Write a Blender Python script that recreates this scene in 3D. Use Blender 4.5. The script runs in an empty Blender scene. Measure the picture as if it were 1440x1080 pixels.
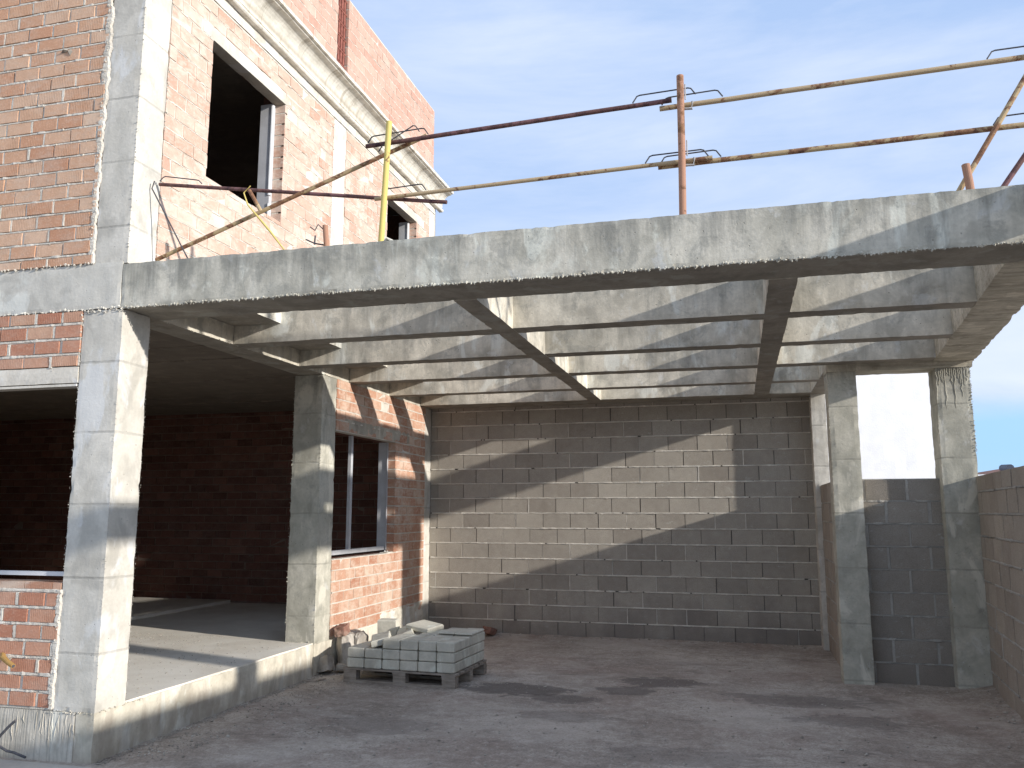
import bpy, math, random
from mathutils import Vector, Matrix, noise
random.seed(7)
D = bpy.data
scene = bpy.context.scene
COL = scene.collection
R = math.radians
rnd = random.uniform

# ------------------------------------------------------------------ levels and plan (metres)
ZB, ZT, ZK = 3.252, 3.604, 0.346          # beam soffit, beam top, house floor
DW = 6.685                                # face of the rear block wall
XIN = lambda y: 6.045 + .09 * y           # inner face of the slanting right side
XOUT = lambda y: 6.375 + .105 * y

# ------------------------------------------------------------------ materials
def new_mat(name):
    m = D.materials.new(name); m.use_nodes = True
    nt = m.node_tree
    for n in list(nt.nodes): nt.nodes.remove(n)
    return m, nt
class NT:
    def __init__(s, nt): s.nt = nt
    def n(s, t, **kw):
        nd = s.nt.nodes.new(t)
        for k, v in kw.items(): setattr(nd, k, v)
        return nd
    def set(s, sock, v):
        if hasattr(v, 'is_output') or isinstance(v, bpy.types.NodeSocket): s.nt.links.new(v, sock)
        else: sock.default_value = v
    def pos(s, scale=(1, 1, 1), off=(0, 0, 0)):
        g = s.n('ShaderNodeNewGeometry'); mp = s.n('ShaderNodeMapping')
        s.nt.links.new(g.outputs['Position'], mp.inputs['Vector'])
        mp.inputs['Scale'].default_value = scale; mp.inputs['Location'].default_value = off
        return mp.outputs['Vector']
    def noise(s, vec, scale, detail=4, rough=.55, dist=0):
        t = s.n('ShaderNodeTexNoise'); s.set(t.inputs['Vector'], vec)
        t.inputs['Scale'].default_value = scale; t.inputs['Detail'].default_value = detail
        t.inputs['Roughness'].default_value = rough; t.inputs['Distortion'].default_value = dist
        return t.outputs['Fac']
    def vor(s, vec, scale):
        t = s.n('ShaderNodeTexVoronoi'); s.set(t.inputs['Vector'], vec); t.inputs['Scale'].default_value = scale
        return t.outputs['Distance']
    def rmp(s, fac, stops):
        r = s.n('ShaderNodeValToRGB'); s.set(r.inputs['Fac'], fac)
        cr = r.color_ramp
        while len(cr.elements) > 1: cr.elements.remove(cr.elements[-1])
        cr.elements[0].position = stops[0][0]; cr.elements[0].color = tuple(stops[0][1]) + (1,)
        for p, c in stops[1:]:
            e = cr.elements.new(p); e.color = tuple(c) + (1,)
        return r.outputs['Color']
    def step(s, fac, a, b, lo=0., hi=1.):
        m = s.n('ShaderNodeMapRange', clamp=True); s.set(m.inputs['Value'], fac)
        m.inputs['From Min'].default_value = a; m.inputs['From Max'].default_value = b
        m.inputs['To Min'].default_value = lo; m.inputs['To Max'].default_value = hi
        return m.outputs['Result']
    def math(s, op, a, b=0.):
        m = s.n('ShaderNodeMath', operation=op); s.set(m.inputs[0], a); s.set(m.inputs[1], b); return m.outputs[0]
    def mix(s, fac, a, b, mode='MIX'):
        m = s.n('ShaderNodeMix', data_type='RGBA', blend_type=mode)
        s.set(m.inputs['Factor'], fac)
        for k, v in ((6, a), (7, b)):
            if isinstance(v, tuple): m.inputs[k].default_value = v + (1,) if len(v) == 3 else v
            else: s.nt.links.new(v, m.inputs[k])
        return m.outputs[2]
    def attr(s, name='tint'):
        a = s.n('ShaderNodeAttribute', attribute_name=name); return a.outputs['Fac']
    def out(s, col, rough=.9, h=None, bump=.3, dist=.01, metal=0., spec=.2):
        b = s.n('ShaderNodeBsdfPrincipled'); o = s.n('ShaderNodeOutputMaterial')
        s.set(b.inputs['Base Color'], col if not isinstance(col, tuple) else col + (1,))
        s.set(b.inputs['Roughness'], rough); b.inputs['Metallic'].default_value = metal
        b.inputs['Specular IOR Level'].default_value = spec
        if h is not None:
            bp = s.n('ShaderNodeBump'); bp.inputs['Strength'].default_value = bump
            bp.inputs['Distance'].default_value = dist
            s.set(bp.inputs['Height'], h); s.nt.links.new(bp.outputs[0], b.inputs['Normal'])
        s.nt.links.new(b.outputs[0], o.inputs[0])
    def z(s):
        g = s.n('ShaderNodeNewGeometry'); sp = s.n('ShaderNodeSeparateXYZ')
        s.nt.links.new(g.outputs['Position'], sp.inputs[0]); return sp.outputs

GAIN = (1.13, 1.075, 1.0)
def concrete(name, dark=(.22, .215, .19), mid=(.40, .39, .345), light=(.56, .545, .49), joint=0., joff=0., drip=0., dripz=3.6,
             pores=1., boards=0., warm=0., low=0., ridges=0., under_shade=True):
    dark, mid, light = [tuple(min(.8, c * k) for c, k in zip(q, GAIN)) for q in (dark, mid, light)]
    m, nt = new_mat(name); t = NT(nt)
    big = t.noise(t.pos((1, 1, .8)), 1.3, 5, .6)
    blo = t.noise(t.pos((1, 1, 1), (3, 1, 7)), 4.5, 6, .62, .4)
    fine = t.noise(t.pos(), 42, 5, .65)
    streak = t.noise(t.pos((6, 6, .8)), 1.0, 6, .65, .3)
    f = t.math('ADD', t.math('MULTIPLY', big, .36), t.math('ADD', t.math('MULTIPLY', blo, .46), t.math('MULTIPLY', streak, .18)))
    col = t.rmp(f, [(.38, dark), (.48, mid), (.575, light)])
    col = t.mix(t.step(fine, .3, .75, .0, .55), col, tuple(c * .78 for c in mid))
    # soft grey-green damp patches and pale laitance patches
    pa = t.noise(t.pos((1.1, 1.1, .9), (9, 4, 2)), 2.2, 4, .6, .6)
    col = t.mix(t.step(pa, .54, .62, 0, .5), col, tuple(c * .62 for c in mid))
    pb = t.noise(t.pos((2.2, 2.2, .9), (1, 14, 5)), 1.7, 5, .6, .5)
    col = t.mix(t.step(pb, .56, .62, 0, .6), col, tuple(min(.75, c * 1.18) for c in light))
    if drip:   # weathered blotches, denser towards the top edge
        zt_ = t.step(t.z()[2], dripz - .36, dripz, 0, .075)
        mo = t.math('ADD', t.noise(t.pos((1, 1, .9), (3, 7, 2)), 4.6, 9, .75, .4), zt_)
        col = t.mix(t.step(mo, .555, .63, 0, .42), col, (.235, .235, .21))
        wh = t.noise(t.pos((1, 1, .85), (13, 2, 8)), 4.6, 8, .72, .4)
        col = t.mix(t.step(wh, .585, .65, 0, .45), col, (.66, .655, .62))
    z = t.z()
    if drip:
        st = t.math('ADD', t.math('MULTIPLY', t.noise(t.pos((7, 7, .5), (2, 2, 0)), 1.0, 6, .7, .3), .6), t.math('MULTIPLY', t.noise(t.pos((1, 1, .4), (6, 2, 0)), 1.7, 3, .6, .3), .4))
        nearr = t.math('SUBTRACT', 1, t.math('DIVIDE', t.math('SUBTRACT', dripz, z[2]), .42))
        e = t.math('ADD', st, t.math('MULTIPLY', nearr, .16))
        col = t.mix(t.step(e, .565, .70, 0, drip), col, (.17, .168, .15))
    h = t.math('ADD', t.math('MULTIPLY', fine, .5), t.math('MULTIPLY', blo, .9))
    if pores:
        v = t.vor(t.pos((1, 1, 1)), 26); sel = t.noise(t.pos((1, 1, 1), (5, 5, 5)), 19, 1)
        hole = t.math('MULTIPLY', t.step(v, .06, .14, 1, 0), t.step(sel, .56, .60, 0, 1))
        col = t.mix(t.math('MULTIPLY', hole, .75 * pores), col, (.09, .085, .07))
        h = t.math('SUBTRACT', h, hole)
    if joint:
        wob = t.math('MULTIPLY', t.noise(t.pos((1, 1, 0)), 6, 2), .02)
        fr = t.math('FRACT', t.math('DIVIDE', t.math('ADD', t.math('ADD', z[2], joff), wob), joint))
        ln = t.math('MULTIPLY', t.step(t.math('ABSOLUTE', t.math('SUBTRACT', fr, .5)), .0045 / joint, .013 / joint, 1, 0), t.step(blo, .38, .55, .25, 1))
        col = t.mix(t.math('MULTIPLY', ln, .3), col, (.14, .135, .12))
        h = t.math('SUBTRACT', h, t.math('MULTIPLY', ln, .6))
        # each lift cast a slightly different grey
        cell = t.math('FLOOR', t.math('ADD', t.math('DIVIDE', t.math('ADD', z[2], joff), joint), .5))
        wn = t.n('ShaderNodeTexWhiteNoise', noise_dimensions='1D'); t.set(wn.inputs['W'], cell)
        col = t.mix(.5, col, t.mix(t.step(wn.outputs['Value'], 0, 1, 0, .5), col, (.75, .75, .75), 'MULTIPLY'))
    if boards:
        bd = t.noise(t.pos((1.2, 38, 38)), 1.0, 3, .6)
        col = t.mix(t.step(bd, .5, .62, 0, .5 * boards), col, tuple(c * .55 for c in dark))
        h = t.math('ADD', h, t.math('MULTIPLY', bd, 1.6))
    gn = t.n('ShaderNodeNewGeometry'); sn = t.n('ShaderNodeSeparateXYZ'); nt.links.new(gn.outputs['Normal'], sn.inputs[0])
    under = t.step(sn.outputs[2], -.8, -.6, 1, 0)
    col = t.mix(t.math('MULTIPLY', under, .62 if under_shade else 0), col, (.16, .135, .11))  # shade on undersides painted into the colour of downward faces
    if ridges:
        rg = t.noise(t.pos((46, 46, 1.1)), 1.0, 3, .6, .2)
        col = t.mix(t.step(rg, .5, .66, 0, .45), col, tuple(c * .6 for c in dark)); col = t.mix(t.step(rg, .42, .3, 0, .6), col, light)
        h = t.math('SUBTRACT', h, t.math('MULTIPLY', rg, 2.5))
    if low:   # splashed mud near the ground
        sp = t.math('ADD', t.noise(t.pos((3, 3, 1)), 3, 4), t.math('MULTIPLY', z[2], -.9))
        col = t.mix(t.step(sp, .25, .5, 0, low), col, (.30, .24, .19))
    t.out(col, .92, h, .55, .008)
    return m

M = {}
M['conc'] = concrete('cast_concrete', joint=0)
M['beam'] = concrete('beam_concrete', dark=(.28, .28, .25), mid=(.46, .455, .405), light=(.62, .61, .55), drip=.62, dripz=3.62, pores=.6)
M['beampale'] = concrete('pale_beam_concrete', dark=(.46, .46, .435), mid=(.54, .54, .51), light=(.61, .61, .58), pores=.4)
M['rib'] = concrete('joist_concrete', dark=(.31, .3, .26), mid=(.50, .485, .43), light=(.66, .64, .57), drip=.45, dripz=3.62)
M['soffit'] = concrete('board_marked_concrete', dark=(.26, .245, .2), mid=(.42, .40, .34), light=(.52, .50, .43), boards=.8, under_shade=False)
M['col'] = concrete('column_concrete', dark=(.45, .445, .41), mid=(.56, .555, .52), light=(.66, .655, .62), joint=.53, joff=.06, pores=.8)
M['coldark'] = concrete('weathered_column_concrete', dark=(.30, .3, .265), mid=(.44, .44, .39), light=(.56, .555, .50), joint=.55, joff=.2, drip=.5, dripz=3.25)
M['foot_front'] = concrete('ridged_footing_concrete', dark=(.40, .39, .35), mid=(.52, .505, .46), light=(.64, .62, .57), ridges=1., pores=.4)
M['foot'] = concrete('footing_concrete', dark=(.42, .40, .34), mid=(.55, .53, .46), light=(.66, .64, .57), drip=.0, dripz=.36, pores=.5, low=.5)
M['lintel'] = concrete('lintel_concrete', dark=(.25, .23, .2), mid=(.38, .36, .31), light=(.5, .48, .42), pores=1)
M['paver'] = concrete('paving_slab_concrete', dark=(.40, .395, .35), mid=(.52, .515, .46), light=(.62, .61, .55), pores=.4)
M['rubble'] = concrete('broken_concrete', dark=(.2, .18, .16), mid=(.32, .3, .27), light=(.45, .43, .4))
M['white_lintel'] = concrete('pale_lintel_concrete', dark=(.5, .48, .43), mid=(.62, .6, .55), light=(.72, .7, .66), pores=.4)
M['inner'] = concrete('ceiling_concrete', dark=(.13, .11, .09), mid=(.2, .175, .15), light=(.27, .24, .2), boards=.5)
M['mortar_edge'] = concrete('rough_mortar', dark=(.36, .34, .3), mid=(.52, .5, .44), light=(.68, .66, .6), pores=1)

def brick_mat(name, c1, c2, c3, smear=.0, smc=(.62, .52, .42), groove=1.):
    m, nt = new_mat(name); t = NT(nt)
    a = t.attr('tint')
    col = t.rmp(a, [(0., c1), (.5, c2), (1., c3)])
    n1 = t.noise(t.pos(), 9, 5, .6); n2 = t.noise(t.pos(), 70, 4, .6)
    col = t.mix(t.step(n1, .35, .7, 0, .35), col, tuple(c * .72 for c in c2))
    col = t.mix(t.step(n2, .5, .75, 0, .3), col, tuple(min(1, c * 1.35 + .04) for c in c3))
    p = t.z(); s = t.math('ADD', p[0], p[1])
    wob = t.math('MULTIPLY', t.noise(t.pos((1, 1, 3)), 14, 2), .006)
    w = t.math('SINE', t.math('MULTIPLY', t.math('ADD', s, wob), 2 * math.pi / .0165))
    grv = t.math('MULTIPLY', t.step(w, .35, .9, 0, 1), t.step(t.math('FRACT', t.math('MULTIPLY', a, 7.3)), .45, .5, 0, 1))
    grv = t.math('MULTIPLY', grv, t.step(n1, .38, .55, .15, 1))
    col = t.mix(t.math('MULTIPLY', grv, .38 * groove), col, tuple(c * .55 for c in c1))
    if smear:
        sm = t.noise(t.pos((1, 1, 1.3), (4, 4, 4)), 2.6, 7, .68, .5)
        sm2 = t.noise(t.pos((1, 1, 2.4), (1, 2, 3)), 11, 5, .7)
        e = t.math('ADD', t.math('MULTIPLY', sm, .6), t.math('MULTIPLY', sm2, .4))
        col = t.mix(t.step(e, .47, .60, 0, smear), col, smc)
    h = t.math('SUBTRACT', t.math('ADD', n2, t.math('MULTIPLY', n1, 1.2)), t.math('MULTIPLY', grv, .9 * groove))
    t.out(col, .93, h, .5, .006)
    return m
M['brick_front'] = brick_mat('front_brick', (.52, .255, .15), (.62, .37, .235), (.68, .47, .33), .32)
M['brick_frontlow'] = brick_mat('lower_front_brick', (.44, .18, .11), (.54, .27, .175), (.60, .38, .26), .2)
M['brick_side'] = brick_mat('side_brick', (.51, .30, .215), (.61, .41, .315), (.67, .51, .41), .8, (.70, .60, .505), .5)
M['brick_low'] = brick_mat('low_side_brick', (.42, .19, .115), (.53, .30, .20), (.62, .43, .32), .7, (.66, .54, .43), .4)
M['brick_top'] = brick_mat('parapet_brick', (.50, .29, .22), (.57, .35, .27), (.62, .42, .33), .35, (.64, .51, .43), .6)
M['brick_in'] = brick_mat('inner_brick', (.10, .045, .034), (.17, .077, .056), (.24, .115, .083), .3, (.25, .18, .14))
M['brick_lump'] = brick_mat('broken_brick', (.20, .10, .075), (.26, .13, .095), (.30, .16, .12), .3)

def mortar_mat(name, a, b):
    m, nt = new_mat(name); t = NT(nt)
    n1 = t.noise(t.pos(), 5, 5, .6); n2 = t.noise(t.pos(), 90, 5, .7)
    col = t.rmp(t.math('ADD', t.math('MULTIPLY', n1, .6), t.math('MULTIPLY', n2, .4)), [(.38, a), (.62, b)])
    t.out(col, .95, n2, .9, .01)
    return m
M['mortar'] = mortar_mat('brick_mortar', (.56, .51, .43), (.78, .73, .64))
M['joint_dark'] = mortar_mat('dry_joint', (.10, .09, .08), (.16, .145, .13))
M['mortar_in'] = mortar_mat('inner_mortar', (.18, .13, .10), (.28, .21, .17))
M['mortar_block'] = mortar_mat('block_mortar', (.52, .485, .42), (.82, .775, .69))
M['mortar_grey'] = mortar_mat('grey_block_mortar', (.33, .31, .28), (.50, .475, .43))

def block_mat(name, c1, c2, sc=(.15, .13, .12)):
    m, nt = new_mat(name); t = NT(nt)
    a = t.attr('tint')
    n1 = t.noise(t.pos(), 2.0, 5, .65, .3); n2 = t.noise(t.pos(), 110, 4, .7); n3 = t.noise(t.pos((1, 1, 1), (7, 3, 1)), 13, 5, .65)
    f = t.math('ADD', t.math('MULTIPLY', a, .32), t.math('ADD', t.math('MULTIPLY', n1, .5), t.math('MULTIPLY', n3, .34)))
    col = t.rmp(f, [(.3, c1), (.8, c2)])
    col = t.mix(t.step(n2, .42, .75, 0, .6), col, tuple(c * .55 for c in c1))
    col = t.mix(t.step(n2, .34, .22, 0, .5), col, tuple(min(1, c * 1.3) for c in c2))
    # dried mortar smears
    sm = t.noise(t.pos((1, 1, 2), (3, 8, 1)), 7, 6, .7)
    col = t.mix(t.step(sm, .63, .68, 0, .5), col, (.5, .48, .43))
    v = t.z()
    mud = t.math('ADD', t.noise(t.pos((1, 1, .6)), 2.5, 4), t.math('MULTIPLY', v[2], -.75))
    col = t.mix(t.step(mud, .1, .5, 0, .55), col, sc)
    t.out(col, .95, n2, .6, .010)
    return m
M['block'] = block_mat('grey_block', (.29, .255, .215), (.50, .455, .385))
M['block_dark'] = block_mat('dark_grey_block', (.25, .222, .188), (.39, .35, .30), (.21, .175, .145))
M['block_warm'] = block_mat('brown_grey_block', (.31, .265, .22), (.49, .43, .36), (.29, .23, .185))

def ground_mat():
    m, nt = new_mat('dusty_concrete_ground'); t = NT(nt)
    big = t.noise(t.pos((1, 1.1, 1)), .75, 6, .62, .4); mid = t.noise(t.pos((1, 1.25, 1), (3, 3, 0)), 3.0, 8, .72, .5)
    fine = t.noise(t.pos(), 60, 6, .75); spk = t.vor(t.pos(), 55)
    f = t.math('ADD', t.math('MULTIPLY', big, .5), t.math('MULTIPLY', mid, .5))
    col = t.rmp(f, [(.38, (.29, .24, .20)), (.5, (.41, .35, .295)), (.60, (.54, .475, .41))])
    f2 = t.noise(t.pos((1, 1, 1), (4, 2, 0)), 24, 6, .75)
    col = t.mix(t.step(fine, .45, .66, 0, .7), col, (.17, .145, .12))
    col = t.mix(t.step(f2, .52, .64, 0, .5), col, (.20, .17, .145))
    col = t.mix(t.step(f2, .44, .36, 0, .4), col, (.5, .455, .4))
    col = t.mix(t.step(fine, .40, .28, 0, .5), col, (.55, .51, .46))
    st = t.noise(t.pos((.9, 1.5, 1), (11, 6, 0)), 1.3, 6, .66, .7)
    col = t.mix(t.step(st, .585, .66, 0, .5), col, (.15, .128, .11))
    red = t.noise(t.pos((1, 1, 1), (2, 9, 0)), .8, 3, .5)
    col = t.mix(t.step(red, .48, .7, 0, .5), col, (.31, .225, .185))
    sel = t.noise(t.pos((1, 1, 1), (8, 8, 8)), 6, 3)
    f3 = t.noise(t.pos((1, 1, 1), (14, 12, 0)), 11, 8, .8, .3)
    col = t.mix(t.step(f3, .535, .60, 0, .45), col, (.22, .18, .15))
    col = t.mix(t.step(f3, .46, .40, 0, .40), col, (.58, .515, .445))
    dust = t.noise(t.pos((1, 1, 1), (5, 1, 0)), .9, 5, .6, .5)
    col = t.mix(t.step(dust, .50, .62, 0, .35), col, (.56, .50, .435))
    # damp spots seen on the slab
    wv = t.noise(t.pos((1, 1.6, 1), (2, 5, 0)), 3.2, 7, .72, .8)
    for (sx, sy, rx, ry, a_) in ((2.25, 3.15, .55, .30, .75), (2.75, 2.85, .35, .2, .6), (3.65, 3.85, .45, .25, .7), (3.3, 3.35, .3, .22, .65), (4.9, 3.3, .7, .25, .5), (5.3, 2.6, .5, .22, .45),
                                  (2.9, 2.2, .45, .2, .35), (1.5, 1.5, .5, .3, .3), (4.0, 1.2, .6, .25, .3)):
        g2 = t.n('ShaderNodeNewGeometry'); m2 = t.n('ShaderNodeMapping'); nt.links.new(g2.outputs['Position'], m2.inputs['Vector'])
        m2.inputs['Scale'].default_value = (1 / rx, 1 / ry, 0); m2.inputs['Location'].default_value = (-sx / rx, -sy / ry, 0)
        ln_ = t.n('ShaderNodeVectorMath', operation='LENGTH'); nt.links.new(m2.outputs[0], ln_.inputs[0])
        msk = t.math('SUBTRACT', t.math('MULTIPLY', wv, 2.3), ln_.outputs['Value'])
        col = t.mix(t.step(msk, .1, .3, 0, a_), col, (.13, .11, .098))
    peb = t.math('MULTIPLY', t.step(spk, .14, .24, 1, 0), t.step(sel, .5, .62, 0, 1))
    col = t.mix(t.math('MULTIPLY', peb, .6), col, (.55, .52, .47))
    h = t.math('ADD', t.math('MULTIPLY', mid, 1.4), t.math('ADD', t.math('MULTIPLY', fine, .8), t.math('MULTIPLY', peb, .7)))
    t.out(col, .95, h, .35, .012)
    return m
M['ground'] = ground_mat()
def pave_mat():
    m, nt = new_mat('smooth_pavement'); t = NT(nt)
    a = t.noise(t.pos((1, 1, 1)), 1.4, 5, .6, .3); b = t.noise(t.pos(), 45, 5, .7)
    col = t.rmp(a, [(.35, (.40, .37, .33)), (.65, (.50, .47, .42))])
    col = t.mix(t.step(b, .45, .75, 0, .35), col, (.25, .24, .22))
    t.out(col, .9, b, .4, .006); return m
M['pave'] = pave_mat()
def floor_mat():
    m, nt = new_mat('rough_screed_floor'); t = NT(nt)
    a = t.noise(t.pos((1, 1, 1)), 1.8, 6, .65, .3); b = t.noise(t.pos(), 75, 5, .75); v = t.vor(t.pos(), 60)
    col = t.rmp(a, [(.33, (.70, .64, .54)), (.62, (.82, .77, .67))])
    col = t.mix(t.step(b, .5, .75, 0, .35), col, (.5, .45, .37))
    col = t.mix(t.step(v, .1, .22, .55, 0), col, (.6, .57, .52))
    t.out(col, .95, t.math('ADD', b, t.math('MULTIPLY', t.step(v, .05, .3, 1, 0), .8)), .25, .006); return m
M['floor'] = floor_mat()
def rust_mat(name, paint=None, amt=.5, base=((.11, .055, .035), (.24, .12, .065), (.33, .19, .10))):
    m, nt = new_mat(name); t = NT(nt)
    a = t.noise(t.pos((1, 1, 1)), 22, 6, .7); b = t.noise(t.pos((1, 1, 1), (3, 3, 3)), 5.5, 6, .72, .5)
    col = t.rmp(a, [(.35, base[0]), (.5, base[1]), (.66, base[2])])
    if paint:
        col = t.mix(t.step(b, .5 - .2 * (amt - .5) - .04, .5 - .2 * (amt - .5) + .03, 1, 0), paint, col) if False else \
              t.mix(t.step(b, .62 - .25 * amt, .66 - .25 * amt, 0, 1), col, paint)
    t.out(col, .75, a, .5, .004, 0, .3); return m
M['rust_yellow'] = rust_mat('rusty_yellow_tube', (.46, .34, .19), .55)
M['rust_pale'] = rust_mat('rusty_ochre_tube', (.47, .35, .21), .85)
M['rust_dark'] = rust_mat('dark_rusty_tube', (.20, .10, .10), .4, ((.06, .03, .035), (.13, .065, .06), (.2, .1, .08)))
M['yellow'] = rust_mat('yellow_painted_post', (.66, .53, .17), 1.25)
M['redprimer'] = rust_mat('red_primer_post', (.40, .215, .14), .85)
M['wire'] = rust_mat('dark_steel_wire', None, 0, ((.05, .05, .055), (.08, .08, .09), (.12, .11, .11)))
M['rustbar'] = rust_mat('rusty_clay_slot', None, 0, ((.15, .05, .035), (.26, .09, .065), (.35, .13, .095)))
M['orange'] = rust_mat('orange_conduit', (.42, .25, .08), 1.0)
M['grip'] = rust_mat('dull_zinc_clamp', None, 0, ((.3, .3, .29), (.42, .41, .4), (.5, .49, .47)))
def plain(name, c, rough=.6, var=.15, scale=6, spec=.3, bump=.15):
    m, nt = new_mat(name); t = NT(nt)
    a = t.noise(t.pos(), scale, 6, .65, .3); b = t.noise(t.pos(), 50, 4)
    col = t.mix(t.step(a, .35, .65, 0, 1), tuple(x * (1 - var) for x in c), tuple(min(1, x * (1 + var * .5)) for x in c))
    t.out(col, rough, b, bump, .004, 0, spec); return m
M['alu'] = plain('grey_metal_frame', (.52, .52, .53), .45, .12)
M['alu_white'] = plain('white_metal_frame', (.72, .72, .72), .5, .08)
M['white_wall'] = plain('white_render', (.90, .90, .895), .95, .05, 4, .1, .6)
M['wood'] = None
def wood_mat():
    m, nt = new_mat('weathered_pallet_wood'); t = NT(nt)
    a = t.noise(t.pos((3, 40, 40)), 1, 4, .6); b = t.noise(t.pos(), 7, 5, .6)
    col = t.rmp(t.math('ADD', t.math('MULTIPLY', a, .6), t.math('MULTIPLY', b, .4)), [(.35, (.16, .13, .105)), (.5, (.30, .255, .21)), (.65, (.42, .365, .31))])
    t.out(col, .9, a, .5, .004); return m
M['wood'] = wood_mat()
def cornice_mat():
    m, nt = new_mat('stained_cornice_plaster'); t = NT(nt)
    st = t.noise(t.pos((2, 12, 1.6)), 1, 6, .7, .4); b = t.noise(t.pos(), 8, 6, .65)
    col = t.rmp(b, [(.35, (.60, .565, .48)), (.6, (.78, .745, .66))])
    col = t.mix(t.step(st, .52, .66, 0, .65), col, (.36, .31, .24))
    z = t.z()[2]
    gl = t.math('ADD', t.math('MULTIPLY', t.noise(t.pos((1, 9, 1), (3, 3, 3)), 1.5, 5, .7), .25), t.step(t.math('ABSOLUTE', t.math('SUBTRACT', z, 6.56)), .0, .07, .45, 0))
    col = t.mix(t.step(gl, .33, .55, 0, .6), col, (.34, .285, .21))
    t.out(col, .9, t.math('ADD', b, st), .6, .012); return m
M['cornice'] = cornice_mat()
M['tile'] = plain('roof_tile', (.33, .17, .12), .8)
M['tile_dark'] = plain('dark_ridge_tile', (.06, .07, .1), .6)

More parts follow.
